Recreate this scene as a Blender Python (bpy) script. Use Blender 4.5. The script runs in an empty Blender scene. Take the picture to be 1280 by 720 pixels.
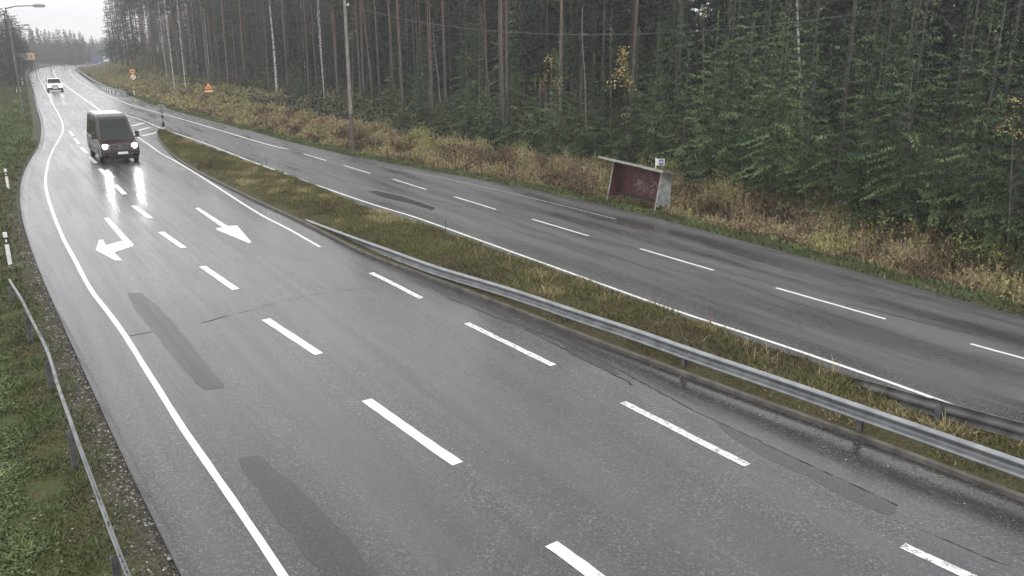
import bpy, bmesh, math, random
import numpy as np
from mathutils import Vector, Matrix

random.seed(7); RNG = np.random.default_rng(7)
scene = bpy.context.scene
COL = scene.collection
R = math.radians

# ------------------------------------------------------------------ camera and survey helpers
CAM_H, F_PX, HOR = 6.8, 1060.0, 46.0
PITCH = math.atan2(360 - HOR, F_PX)

def base(y):
    """the whole valley floor drops gently beyond 100 m"""
    y = np.asarray(y, dtype=float)
    s = 18.0
    t = np.clip((y - 100) / s, -40, 60)
    sp = s * np.where(t > 30, t, np.log1p(np.exp(np.minimum(t, 30))))
    return -0.0185 * np.minimum(sp, 620)

def G(px, py, z=0.0):
    """survey point of the photograph on the road surface (+z) in metres"""
    u = (px - 640) / F_PX; v = (360 - py) / F_PX
    d = (u, math.cos(PITCH) + v * math.sin(PITCH), -math.sin(PITCH) + v * math.cos(PITCH))
    lo, hi = 1.0, 900.0
    for _ in range(50):
        m = (lo + hi) / 2
        if CAM_H + m * d[2] - (float(base(m * d[1])) + z) > 0: lo = m
        else: hi = m
    return Vector((d[0] * lo, d[1] * lo, float(base(d[1] * lo)) + z))

def GP(pts, z=0.0):
    return [G(p[0], p[1], p[2] if len(p) > 2 else z) for p in pts]

def resample(P, step, smooth=2):
    A = np.array([[p[0], p[1], p[2]] for p in P])
    out = []
    n = len(A)
    for i in range(n - 1):
        p0 = A[max(i - 1, 0)]; p1 = A[i]; p2 = A[i + 1]; p3 = A[min(i + 2, n - 1)]
        k = max(1, int(np.linalg.norm(p2 - p1) / step))
        for j in range(k):
            t = j / k
            out.append(0.5 * ((2 * p1) + (-p0 + p2) * t + (2 * p0 - 5 * p1 + 4 * p2 - p3) * t * t + (-p0 + 3 * p1 - 3 * p2 + p3) * t ** 3))
    out.append(A[-1]); out = np.array(out)
    for _ in range(smooth):
        q = out.copy(); q[1:-1] = (out[:-2] + 2 * out[1:-1] + out[2:]) / 4; out = q
    return out

def sdist(X, Y, P):
    """signed distance of points to a polyline (positive = right of its direction), and arc length"""
    X = np.asarray(X, float); Y = np.asarray(Y, float)
    best = np.full(X.shape, 1e9); sg = np.zeros(X.shape); arc = np.zeros(X.shape)
    s = 0.0
    for i in range(len(P) - 1):
        ax, ay = P[i][0], P[i][1]; bx, by = P[i + 1][0], P[i + 1][1]
        dx, dy = bx - ax, by - ay; L2 = dx * dx + dy * dy
        if L2 < 1e-9: continue
        t = ((X - ax) * dx + (Y - ay) * dy) / L2
        tc = np.clip(t, 0, 1)
        d = np.hypot(X - ax - tc * dx, Y - ay - tc * dy)
        c = (X - ax) * dy - (Y - ay) * dx
        m = d < best - 1e-9
        best = np.where(m, d, best); sg = np.where(m, np.sign(c), sg); arc = np.where(m, s + tc * math.sqrt(L2), arc)
        s += math.sqrt(L2)
    return best * sg, arc

# ------------------------------------------------------------------ survey of the road (photo pixels to ground)
# all polylines run away from the camera
LEFT_EDGE = [(300, 860), (220, 716), (192, 650), (165, 600), (142, 545), (107, 467), (82, 415), (59, 360), (46, 335), (37, 305), (27, 275), (24.5, 250), (26, 225), (36, 202), (46, 188), (51, 172), (50.5, 150), (45, 132), (41, 115), (37.5, 102), (37, 92), (43, 87.5), (60, 83.5), (85, 79.6), (107, 77.8)]
EDGE_LINE = [(440, 850), (352, 718), (320, 668), (232, 540), (192, 477), (150, 410), (112, 360), (95, 327), (80, 300), (64, 260), (57, 230), (60, 205), (67, 186), (75, 172), (79, 160), (75, 146), (66, 130), (56, 110), (48.5, 96), (49.5, 88.5), (62, 84.2), (90, 81.2), (108, 79.6)]
CENTRE = [(400, 309), (360, 286), (320, 265), (250, 220), (220, 202), (200, 191), (185, 180), (173, 172), (147, 154), (121, 135), (100, 120), (82, 107), (74, 100), (69, 94), (67, 89.5), (71, 86.3), (86, 83), (108, 81)]
FAR_LEFT = [(1400, 588), (1280, 540), (1160, 495), (1110, 477), (1060, 460), (960, 426), (840, 387), (765, 360), (640, 315), (520, 272), (470, 257), (420, 240), (370, 222), (320, 204), (250, 177), (207, 162.5), (177, 150), (157, 143.5)]
FAR_RIGHT = [(360, 186.5), (332, 180), (250, 155.5), (210, 144), (162, 130.5), (130, 117), (107, 107), (94, 98.5), (88.5, 92), (87.5, 88), (93, 85.2), (108, 82.8)]
ASPH_RIGHT = [(1480, 450), (1280, 396), (1160, 365), (1060, 333), (960, 311), (915, 297), (865, 284), (815, 270), (747, 254), (640, 231), (520, 210), (440, 194), (360, 177), (320, 165), (268, 152), (217, 138), (192, 130.5), (166, 121), (124, 106), (106, 97), (98, 90.5), (98.5, 87), (106, 84.6), (112, 83.6)]
MED_L = [(1420, 680), (1280, 629), (1210, 598), (1135, 570), (1060, 543), (960, 508), (890, 482), (815, 455), (790, 445), (715, 417), (640, 387), (560, 357), (520, 342), (470, 325), (420, 300), (370, 275), (320, 252), (300, 242), (250, 217), (227, 203), (212, 191), (202, 180), (197, 171), (197, 165.5)]
MED_R = [(1420, 618), (1280, 563), (1180, 522), (1120, 499), (1060, 474), (960, 440), (865, 405), (815, 386), (750, 362), (640, 324), (570, 298), (495, 274), (450, 260), (395, 235), (320, 208), (250, 182.5), (207, 165), (202, 163.8)]
L_DASH = [((689, 680), (826, 779)), ((458, 500), (572, 580)), ((332, 399), (399, 443)), ((253, 333), (295, 362)), ((201, 290), (230, 310)), ((167, 257), (188, 273)), ((144, 231), (156, 243)), ((125, 211), (136, 222)), ((112, 196), (120, 204)), ((101.5, 184), (109, 192)), ((93.5, 173), (99, 180)), ((87, 164), (92, 170))]
R_DASH = [((1128, 682), (1290, 757)), ((779, 503), (934, 582)), ((583, 404), (692, 457)), ((464, 341), (527, 373))]
F_DASH = [((1213, 430), (1330, 462)), ((970, 360), (1107, 399)), ((800, 311), (892, 338)), ((665, 274), (736, 295)), ((568, 246), (620, 262)), ((491, 224), (533, 237)), ((430, 207), (463, 217)), ((380, 192.5), (408, 201))]
BAY_LINE = [(770, 274), (747, 268), (640, 242), (540, 220), (467, 207)]

def extend_far(P, extra):
    """carry a road curve on past the bend, turning right and away as the road does"""
    P = list(map(tuple, P))
    n = len(extra)
    return P + extra

le = resample(GP(LEFT_EDGE), 1.5, 6); re_ = resample(GP(ASPH_RIGHT), 1.5, 6)
def far_ext(A, turn=-0.0062, length=260, step=6):
    d = A[-1, :2] - A[-12, :2]; a = math.atan2(d[1], d[0]); p = A[-1].copy(); out = [A]
    for i in range(int(length / step)):
        a += turn * step * 0.55
        p = p + np.array([math.cos(a) * step, math.sin(a) * step, 0]); p[2] = float(base(p[1]))
        out.append(p[None].copy())
    return np.concatenate(out)
cl = resample(GP(CENTRE), 1.5, 6)
le = far_ext(le); re_ = far_ext(re_)
medl = resample(GP(MED_L), 0.8, 3); medr = resample(GP(MED_R), 0.8, 3)

# ------------------------------------------------------------------ materials
def mat(name):
    m = bpy.data.materials.new(name); m.use_nodes = True
    nt = m.node_tree; nt.nodes.clear()
    o = nt.nodes.new('ShaderNodeOutputMaterial'); p = nt.nodes.new('ShaderNodeBsdfPrincipled')
    nt.links.new(p.outputs[0], o.inputs[0])
    return m, nt, p
def N(nt, t, **kw):
    n = nt.nodes.new(t)
    for k, v in kw.items():
        if k in n.inputs: n.inputs[k].default_value = v
        else: setattr(n, k, v)
    return n
def noise(nt, vec, scale, detail=3, rough=0.55):
    n = nt.nodes.new('ShaderNodeTexNoise'); n.inputs['Scale'].default_value = scale
    n.inputs['Detail'].default_value = detail; n.inputs['Roughness'].default_value = rough
    if vec is not None: nt.links.new(vec, n.inputs['Vector'])
    return n.outputs[0]
def ramp(nt, fac, stops):
    r = nt.nodes.new('ShaderNodeValToRGB'); e = r.color_ramp.elements
    while len(e) < len(stops): e.new(0.5)
    for i, (p, c) in enumerate(stops):
        e[i].position = p; e[i].color = (*c, 1) if len(c) == 3 else c
    nt.links.new(fac, r.inputs[0]); return r.outputs[0]
def mrange(nt, v, a, b, c, d):
    n = nt.nodes.new('ShaderNodeMapRange'); nt.links.new(v, n.inputs[0])
    for i, x in enumerate((a, b, c, d)): n.inputs[i + 1].default_value = x
    return n.outputs[0]
def math_(nt, op, a, b=0.0):
    n = nt.nodes.new('ShaderNodeMath'); n.operation = op
    for i, x in enumerate((a, b)):
        if hasattr(x, 'default_value'): nt.links.new(x, n.inputs[i])
        else: n.inputs[i].default_value = x
    return n.outputs[0]
def mixc(nt, fac, a, b, mode='MIX'):
    n = nt.nodes.new('ShaderNodeMix'); n.data_type = 'RGBA'; n.blend_type = mode
    for s, x in ((0, fac), (6, a), (7, b)):
        if hasattr(x, 'default_value'): nt.links.new(x, n.inputs[s])
        elif isinstance(x, (int, float)): n.inputs[s].default_value = x
        else: n.inputs[s].default_value = (*x, 1)
    return n.outputs[2]
def bump(nt, p, h, strength, dist=0.01):
    b = nt.nodes.new('ShaderNodeBump'); b.inputs['Strength'].default_value = strength; b.inputs['Distance'].default_value = dist
    nt.links.new(h, b.inputs['Height']); nt.links.new(b.outputs[0], p.inputs['Normal'])
def objvec(nt):
    return nt.nodes.new('ShaderNodeTexCoord').outputs['Object']

def simple(name, col, rough=0.5, metal=0.0, var=0.12, scale=6.0, bmp=0.0, spec=0.5):
    m, nt, p = mat(name); v = objvec(nt)
    f = noise(nt, v, scale, 4)
    c0 = tuple(max(0, c * (1 - var * 2)) for c in col); c1 = tuple(min(1, c * (1 + var * 2)) for c in col)
    nt.links.new(ramp(nt, f, [(0.3, c0), (0.7, c1)]), p.inputs['Base Color'])
    nt.links.new(mrange(nt, f, 0.3, 0.7, max(0.02, rough - 0.08), min(1, rough + 0.08)), p.inputs['Roughness'])
    p.inputs['Metallic'].default_value = metal; p.inputs['Specular IOR Level'].default_value = spec
    if bmp: bump(nt, p, noise(nt, v, scale * 8, 3), bmp)
    return m

def asphalt(name, old=1.0, dark=1.0, rl=0.14, rh=0.46, tracks=True, film=1.0):
    m, nt, p = mat(name)
    pos = objvec(nt)
    att = lambda n: (lambda a: (setattr(a, 'attribute_name', n), a.outputs['Fac'])[1])(nt.nodes.new('ShaderNodeAttribute'))
    uvn = nt.nodes.new('ShaderNodeUVMap').outputs[0]
    mp = nt.nodes.new('ShaderNodeMapping'); nt.links.new(uvn, mp.inputs[0]); mp.inputs['Scale'].default_value = (1.0, 0.10, 1.0)
    streak = noise(nt, mp.outputs[0], 0.9, 5, 0.6)
    mp2 = nt.nodes.new('ShaderNodeMapping'); nt.links.new(uvn, mp2.inputs[0]); mp2.inputs['Scale'].default_value = (1.0, 0.03, 1.0)
    streak2 = noise(nt, mp2.outputs[0], 3.5, 4, 0.6)
    big = noise(nt, pos, 0.12, 4)
    mid = noise(nt, pos, 1.7, 5, 0.65)
    fine = noise(nt, pos, 20.0, 5, 0.9)
    grit = nt.nodes.new('ShaderNodeTexVoronoi'); grit.inputs['Scale'].default_value = 30.0; nt.links.new(pos, grit.inputs['Vector'])
    g = grit.outputs['Color']
    sep = nt.nodes.new('ShaderNodeSeparateColor'); nt.links.new(g, sep.inputs[0])
    gv = sep.outputs[0]
    k = dark
    c = ramp(nt, fine, [(0.41, (0.018 * k, 0.018 * k, 0.018 * k)), (0.5, (0.028 * k, 0.0275 * k, 0.0285 * k)), (0.60, (0.112 * k, 0.110 * k, 0.114 * k))])
    c = mixc(nt, math_(nt, 'MULTIPLY', math_(nt, 'GREATER_THAN', gv, 0.90), 0.5 if tracks else 0.1), c, (0.20, 0.20, 0.195))
    c = mixc(nt, mrange(nt, mid, 0.35, 0.7, 0.0, 0.5), c, (0.040 * k, 0.040 * k, 0.043 * k))
    c = mixc(nt, mrange(nt, streak, 0.45, 0.66, 0.0, 0.55), c, (0.080 * k, 0.079 * k, 0.082 * k))
    rough = math_(nt, 'ADD', mrange(nt, streak, 0.35, 0.68, rl, rh), mrange(nt, streak2, 0.35, 0.65, -0.06, 0.06))
    rough = math_(nt, 'ADD', rough, mrange(nt, big, 0.3, 0.7, -0.05, 0.05))
    if tracks:
        tr = att('track'); seam = att('seam'); 
        c = mixc(nt, math_(nt, 'MULTIPLY', tr, 0.72), c, (0.028, 0.028, 0.029))
        rough = math_(nt, 'SUBTRACT', rough, math_(nt, 'MULTIPLY', tr, 0.07))
        c = mixc(nt, math_(nt, 'MULTIPLY', att('dry'), mrange(nt, streak, 0.4, 0.62, 0.15, 0.6)), c, (0.125, 0.122, 0.12))
        rough = math_(nt, 'ADD', rough, math_(nt, 'MULTIPLY', att('dry'), 0.14))
        # wet, broken, patchy strip beside the kerb
        sm = math_(nt, 'MULTIPLY', seam, mrange(nt, noise(nt, mp.outputs[0], 2.6, 6, 0.75), 0.5, 0.62, 0.0, 1.0))
        c = mixc(nt, math_(nt, 'MULTIPLY', sm, 0.75), c, (0.016, 0.016, 0.017))
        rough = math_(nt, 'SUBTRACT', rough, math_(nt, 'MULTIPLY', seam, mrange(nt, streak2, 0.4, 0.6, 0.04, 0.2)))
    # thin meandering cracks
    w = nt.nodes.new('ShaderNodeTexVoronoi'); w.feature = 'DISTANCE_TO_EDGE'; w.inputs['Scale'].default_value = 0.11
    wn = nt.nodes.new('ShaderNodeTexNoise'); wn.inputs['Scale'].default_value = 0.9; wn.inputs['Detail'].default_value = 5; nt.links.new(pos, wn.inputs['Vector'])
    vm = nt.nodes.new('ShaderNodeVectorMath'); vm.operation = 'MULTIPLY_ADD'; nt.links.new(wn.outputs['Color'], vm.inputs[0]); vm.inputs[1].default_value = (2.6, 2.6, 0); nt.links.new(pos, vm.inputs[2])
    nt.links.new(vm.outputs[0], w.inputs['Vector'])
    crack = mrange(nt, w.outputs['Distance'], 0.0, 0.0022, 0.8, 0.0)
    crack = math_(nt, 'MULTIPLY', crack, mrange(nt, noise(nt, pos, 0.35, 2), 0.48, 0.56, 0.0, 1.0))
    c = mixc(nt, crack, c, (0.018, 0.018, 0.018))
    nt.links.new(c, p.inputs['Base Color'])
    cl_ = nt.nodes.new('ShaderNodeClamp'); nt.links.new(rough, cl_.inputs[0]); cl_.inputs[1].default_value = 0.08; cl_.inputs[2].default_value = 0.8
    nt.links.new(cl_.outputs[0], p.inputs['Roughness'])
    h = math_(nt, 'ADD', fine, math_(nt, 'MULTIPLY', gv, 0.35))
    bump(nt, p, h, 0.35, 0.005)
    p.inputs['Specular IOR Level'].default_value = 0.5
    fw = mrange(nt, streak, 0.35, 0.65, 0.2 * film, 0.72 * film)
    if tracks: fw = math_(nt, 'MULTIPLY', fw, math_(nt, 'SUBTRACT', 1.0, math_(nt, 'MULTIPLY', att('dry'), 0.72)))
    nt.links.new(fw, p.inputs['Coat Weight']); p.inputs['Coat Roughness'].default_value = 0.2; p.inputs['Coat IOR'].default_value = 1.33
    return m

def paint(name, wear=0.35, col=(0.74, 0.74, 0.72)):
    m, nt, p = mat(name); v = objvec(nt)
    n1 = noise(nt, v, 9, 6, 0.75); n2 = noise(nt, v, 60, 3, 0.7)
    s = math_(nt, 'ADD', math_(nt, 'MULTIPLY', n1, 0.6), math_(nt, 'MULTIPLY', n2, 0.4))
    t = 0.36 + 0.16 * wear
    f = mrange(nt, s, t - 0.03, t + 0.03, 0.0, 1.0)
    c = mixc(nt, f, (0.07, 0.07, 0.072), col)
    c = mixc(nt, mrange(nt, noise(nt, v, 2.0, 3), 0.4, 0.7, 0.0, 0.35), c, (0.45, 0.45, 0.44))
    nt.links.new(c, p.inputs['Base Color']); p.inputs['Roughness'].default_value = 0.42
    bump(nt, p, n2, 0.3, 0.004)
    return m

def leafy(name, stops, rough=0.55, spec=0.25, trans=0.0, objvar=0.0):
    """foliage, colour chosen blade by blade through the 'tint' attribute"""
    m, nt, p = mat(name)
    a = nt.nodes.new('ShaderNodeAttribute'); a.attribute_name = 'tint'
    f = a.outputs['Fac']
    if objvar:
        oi = nt.nodes.new('ShaderNodeObjectInfo')
        f = math_(nt, 'ADD', f, mrange(nt, oi.outputs['Random'], 0, 1, -objvar, objvar))
    nt.links.new(ramp(nt, f, stops), p.inputs['Base Color'])
    p.inputs['Roughness'].default_value = rough; p.inputs['Specular IOR Level'].default_value = spec
    return m

M = {}
M['asphalt'] = asphalt('wet_asphalt')
M['patch'] = asphalt('repair_asphalt', dark=0.62, rl=0.3, rh=0.42, tracks=False, film=0.6)
M['patch2'] = asphalt('faint_repair_asphalt', dark=0.72, rl=0.26, rh=0.42, tracks=False)
M['patch3'] = asphalt('fresh_repair_asphalt', dark=0.15, rl=0.7, rh=0.8, tracks=False, film=0.0)
M['crack'] = simple('open_crack', (0.010, 0.010, 0.010), 0.7)
M['paint'] = paint('road_paint', 0.25)
M['worn'] = paint('worn_road_paint', 0.62)
M['verworn'] = paint('nearly_gone_road_paint', 1.0, (0.45, 0.45, 0.43))
M['galv'] = simple('galvanised_steel', (0.30, 0.31, 0.32), 0.45, 0.75, 0.12, 3.0)
M['galv_old'] = simple('weathered_galvanised_steel', (0.17, 0.17, 0.168), 0.6, 0.5, 0.2, 3.0)
M['post'] = simple('dull_steel_post', (0.16, 0.16, 0.165), 0.6, 0.4, 0.2, 5)
M['concrete'] = simple('kerb_concrete', (0.10, 0.092, 0.082), 0.7, 0, 0.25, 3, 0.4)
M['white'] = simple('white_plastic', (0.75, 0.75, 0.72), 0.45, 0, 0.05)
M['black'] = simple('black_plastic', (0.015, 0.015, 0.016), 0.5, 0, 0.1)
M['wood'] = simple('weathered_wood', (0.14, 0.125, 0.11), 0.8, 0, 0.25, 4, 0.3)
M['darkwood'] = simple('tarred_wood', (0.045, 0.04, 0.038), 0.75, 0, 0.25, 4, 0.3)
M['glass'] = simple('dark_glass', (0.010, 0.015, 0.012), 0.12, 0, 0.05)
M['glass'].node_tree.nodes['Principled BSDF'].inputs['Specular IOR Level'].default_value = 0.18
M['rubber'] = simple('tyre_rubber', (0.02, 0.02, 0.02), 0.7)
M['rim'] = simple('wheel_rim', (0.25, 0.25, 0.26), 0.4, 0.6)
M['wire'] = simple('wire', (0.16, 0.16, 0.165), 0.6, 0.2)
M['yellow'] = simple('sign_yellow', (0.80, 0.50, 0.22), 0.4, 0, 0.04)
M['red'] = simple('sign_red', (0.45, 0.05, 0.035), 0.4, 0, 0.05)
M['blue'] = simple('sign_blue', (0.03, 0.08, 0.35), 0.4, 0, 0.05)
M['signgrey'] = simple('sign_back', (0.30, 0.31, 0.31), 0.45, 0.3, 0.08)

def bark(name, c0, c1, scale=(6, 6, 1.2), birch=False, pine=False):
    m, nt, p = mat(name); v = objvec(nt)
    mp = nt.nodes.new('ShaderNodeMapping'); nt.links.new(v, mp.inputs[0]); mp.inputs['Scale'].default_value = scale
    n = noise(nt, mp.outputs[0], 1.0, 6, 0.7)
    c = ramp(nt, n, [(0.35, c0), (0.65, c1)])
    if pine:
        z = nt.nodes.new('ShaderNodeSeparateXYZ'); nt.links.new(v, z.inputs[0])
        c = mixc(nt, mrange(nt, z.outputs[2], 4.0, 10.0, 0.0, 0.7), c, (0.185, 0.105, 0.072))
    if birch:
        mp2 = nt.nodes.new('ShaderNodeMapping'); nt.links.new(v, mp2.inputs[0]); mp2.inputs['Scale'].default_value = (2.2, 2.2, 5.0)
        c = mixc(nt, mrange(nt, noise(nt, mp2.outputs[0], 1.0, 4, 0.7), 0.52, 0.58, 0, 0.9), c, (0.03, 0.028, 0.026))
    nt.links.new(c, p.inputs['Base Color']); p.inputs['Roughness'].default_value = 0.85
    bump(nt, p, n, 0.5, 0.02)
    return m
M['bark'] = bark('spruce_bark', (0.05, 0.042, 0.036), (0.13, 0.115, 0.10))
M['pinebark'] = bark('pine_bark', (0.07, 0.055, 0.048), (0.17, 0.14, 0.12), pine=True)
M['birchbark'] = bark('birch_bark', (0.36, 0.35, 0.33), (0.62, 0.61, 0.58), birch=True)
M['twig'] = bark('bare_twigs', (0.06, 0.045, 0.04), (0.12, 0.09, 0.08))
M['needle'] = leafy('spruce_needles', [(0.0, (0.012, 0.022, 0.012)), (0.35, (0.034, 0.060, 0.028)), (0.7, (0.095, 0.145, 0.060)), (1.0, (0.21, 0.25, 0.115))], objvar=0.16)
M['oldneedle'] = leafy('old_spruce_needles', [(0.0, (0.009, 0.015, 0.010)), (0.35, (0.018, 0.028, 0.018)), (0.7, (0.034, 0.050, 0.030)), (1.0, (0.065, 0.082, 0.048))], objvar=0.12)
M['pineneedle'] = leafy('pine_needles', [(0.0, (0.014, 0.026, 0.016)), (0.5, (0.032, 0.055, 0.030)), (1.0, (0.07, 0.10, 0.05))], objvar=0.1)
M['bushleaf'] = leafy('willow_leaves', [(0.0, (0.06, 0.07, 0.03)), (0.5, (0.15, 0.15, 0.06)), (1.0, (0.28, 0.22, 0.09))])
M['yellowleaf'] = leafy('autumn_leaves', [(0.0, (0.24, 0.17, 0.06)), (0.5, (0.46, 0.36, 0.12)), (1.0, (0.64, 0.56, 0.26))])
M['weed'] = leafy('dry_weeds', [(0.0, (0.065, 0.045, 0.032)), (0.2, (0.14, 0.10, 0.065)), (0.4, (0.26, 0.195, 0.115)), (0.58, (0.40, 0.325, 0.19)), (0.72, (0.30, 0.28, 0.13)), (0.85, (0.12, 0.15, 0.055)), (1.0, (0.34, 0.33, 0.11))], 0.75, 0.15)
M['medgrass'] = leafy('median_grass', [(0.0, (0.075, 0.058, 0.035)), (0.25, (0.13, 0.108, 0.055)), (0.5, (0.095, 0.108, 0.040)), (0.75, (0.16, 0.145, 0.06)), (0.93, (0.27, 0.21, 0.11)), (1.0, (0.42, 0.36, 0.21))], 0.7, 0.15)
M['vergegrass'] = leafy('verge_grass', [(0.0, (0.10, 0.072, 0.035)), (0.3, (0.070, 0.075, 0.027)), (0.6, (0.074, 0.108, 0.034)), (0.85, (0.12, 0.165, 0.058)), (1.0, (0.22, 0.26, 0.12))], 0.6, 0.3)

# ground: soil and moss, greener or browner by place
def ground_mat():
    m, nt, p = mat('soil_and_turf'); v = objvec(nt)
    a = nt.nodes.new('ShaderNodeAttribute'); a.attribute_name = 'edge'
    b = nt.nodes.new('ShaderNodeAttribute'); b.attribute_name = 'side'
    n1 = noise(nt, v, 0.35, 5, 0.65); n2 = noise(nt, v, 14, 4, 0.7); n3 = noise(nt, v, 2.2, 4, 0.6)
    turf = ramp(nt, n2, [(0.3, (0.030, 0.042, 0.014)), (0.55, (0.065, 0.085, 0.026)), (0.75, (0.10, 0.105, 0.04))])
    brown = ramp(nt, n2, [(0.3, (0.040, 0.028, 0.018)), (0.55, (0.085, 0.062, 0.036)), (0.8, (0.15, 0.11, 0.06))])
    c = mixc(nt, mrange(nt, n3, 0.5, 0.7, 0.0, 0.8), turf, brown)
    # forest floor and far fields are browner
    c = mixc(nt, b.outputs['Fac'], c, brown)
    fl = nt.nodes.new('ShaderNodeAttribute'); fl.attribute_name = 'wood'
    c = mixc(nt, fl.outputs['Fac'], c, ramp(nt, n2, [(0.3, (0.014, 0.016, 0.009)), (0.6, (0.035, 0.034, 0.018)), (0.8, (0.07, 0.05, 0.03))]))
    gr = nt.nodes.new('ShaderNodeTexVoronoi'); gr.inputs['Scale'].default_value = 26; nt.links.new(v, gr.inputs['Vector'])
    sp = nt.nodes.new('ShaderNodeSeparateColor'); nt.links.new(gr.outputs['Color'], sp.inputs[0])
    gravel = ramp(nt, sp.outputs[0], [(0.0, (0.030, 0.025, 0.021)), (0.6, (0.072, 0.060, 0.050)), (0.93, (0.12, 0.105, 0.09)), (0.985, (0.40, 0.38, 0.36))])
    gm = math_(nt, 'ADD', a.outputs['Fac'], mrange(nt, n3, 0.3, 0.7, -0.35, 0.35))
    c = mixc(nt, mrange(nt, gm, 0.15, 0.85, 0.9, 0.0), c, gravel)
    nt.links.new(c, p.inputs['Base Color']); p.inputs['Roughness'].default_value = 0.85; p.inputs['Specular IOR Level'].default_value = 0.2
    bump(nt, p, n2, 0.7, 0.05)
    return m
M['ground'] = ground_mat()

# ------------------------------------------------------------------ object helpers
def mesh_obj(name, verts, faces, m=None, parent=None, smooth=False):
    me = bpy.data.meshes.new(name); me.from_pydata([tuple(v) for v in verts], [], faces); me.update()
    o = bpy.data.objects.new(name, me); COL.objects.link(o)
    if m: me.materials.append(m)
    if parent: o.parent = parent
    if smooth: me.polygons.foreach_set('use_smooth', [True] * len(me.polygons))
    return o
def np_mesh(name, V, F, m, tint=None, parent=None):
    """V (n,3) float, F (k,4) int; tint per vertex"""
    V = np.asarray(V, np.float32); F = np.asarray(F, np.int32); k = F.shape[1]
    me = bpy.data.meshes.new(name)
    me.vertices.add(len(V)); me.vertices.foreach_set('co', V.ravel())
    me.loops.add(F.size); me.loops.foreach_set('vertex_index', F.ravel())
    me.polygons.add(len(F)); me.polygons.foreach_set('loop_start', np.arange(0, F.size, k, dtype=np.int32))
    me.update(calc_edges=True); me.validate()
    if tint is not None:
        a = me.attributes.new('tint', 'FLOAT', 'POINT'); a.data.foreach_set('value', np.asarray(tint, np.float32))
    me.materials.append(m)
    o = bpy.data.objects.new(name, me); COL.objects.link(o)
    if parent: o.parent = parent
    return o
def tag(o, label=None, cat=None, group=None, kind=None):
    if label: o['label'] = label
    if cat: o['category'] = cat
    if group: o['group'] = group
    if kind: o['kind'] = kind
    return o
def empty(name, loc, rz=0.0):
    o = bpy.data.objects.new(name, None); COL.objects.link(o); o.location = loc; o.rotation_euler = (0, 0, rz)
    o.empty_display_size = 0.2
    return o
def kids(o): return [c for c in bpy.data.objects if c.parent == o]
def copy_tree(o, kidlist):
    """kidlist: nested [(child, [sub...])]"""
    c = o.copy(); COL.objects.link(c)
    for ch, sub in kidlist:
        d = ch.copy(); COL.objects.link(d); d.parent = c
        for g in sub:
            e = g.copy(); COL.objects.link(e); e.parent = d
    return c
def nest(o): return [(c, kids(c)) for c in kids(o)]

class MB:
    def __init__(s): s.v = []; s.f = []
    def add(s, V, F):
        n = len(s.v); s.v += [tuple(v) for v in V]; s.f += [tuple(i + n for i in f) for f in F]; return s
    def box(s, c, d, rz=0.0, rx=0.0):
        x, y, z = d[0] / 2, d[1] / 2, d[2] / 2
        mt = Matrix.Translation(c) @ Matrix.Rotation(rz, 4, 'Z') @ Matrix.Rotation(rx, 4, 'X')
        V = [mt @ Vector(p) for p in ((-x, -y, -z), (x, -y, -z), (x, y, -z), (-x, y, -z), (-x, -y, z), (x, -y, z), (x, y, z), (-x, y, z))]
        return s.add(V, [(0, 3, 2, 1), (4, 5, 6, 7), (0, 1, 5, 4), (1, 2, 6, 5), (2, 3, 7, 6), (3, 0, 4, 7)])
    def tube(s, pts, rad, n=8, cap=True):
        pts = [Vector(p) for p in pts]
        if not hasattr(rad, '__len__'): rad = [rad] * len(pts)
        V = []; F = []; prev = None
        for i, p in enumerate(pts):
            t = (pts[min(i + 1, len(pts) - 1)] - pts[max(i - 1, 0)]).normalized()
            a = Vector((0, 0, 1)) if abs(t.z) < 0.9 else Vector((1, 0, 0))
            if prev is not None: a = prev
            x = (a - t * a.dot(t)).normalized(); y = t.cross(x); prev = x
            for k in range(n):
                q = 2 * math.pi * k / n; V.append(p + (x * math.cos(q) + y * math.sin(q)) * rad[i])
        for i in range(len(pts) - 1):
            for k in range(n):
                F.append((i * n + k, i * n + (k + 1) % n, (i + 1) * n + (k + 1) % n, (i + 1) * n + k))
        if cap: F.append(tuple(range(n - 1, -1, -1))); F.append(tuple((len(pts) - 1) * n + k for k in range(n)))
        return s.add(V, F)
    def prism(s, poly, a, b, axis):
        """extrude a 2D polygon between a and b along axis ('x','y','z')"""
        def P(u, v, w): return {'x': (w, u, v), 'y': (u, w, v), 'z': (u, v, w)}[axis]
        n = len(poly); V = [P(u, v, a) for u, v in poly] + [P(u, v, b) for u, v in poly]
        F = [tuple(range(n - 1, -1, -1)), tuple(range(n, 2 * n))] + [(i, (i + 1) % n, n + (i + 1) % n, n + i) for i in range(n)]
        return s.add(V, F)
    def build(s, name, m, parent=None, bevel=0.0, seg=2, smooth=False):
        o = mesh_obj(name, s.v, s.f, m, parent)
        bm = bmesh.new(); bm.from_mesh(o.data); bmesh.ops.recalc_face_normals(bm, faces=bm.faces); bm.to_mesh(o.data); bm.free()
        if bevel:
            b = o.modifiers.new('bevel', 'BEVEL'); b.width = bevel; b.segments = seg; b.limit_method = 'ANGLE'; b.angle_limit = R(28)
        if smooth or bevel: o.data.polygons.foreach_set('use_smooth', [True] * len(o.data.polygons))
        if bevel:
            w = o.modifiers.new('wn', 'WEIGHTED_NORMAL'); w.keep_sharp = True
        return o

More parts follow.
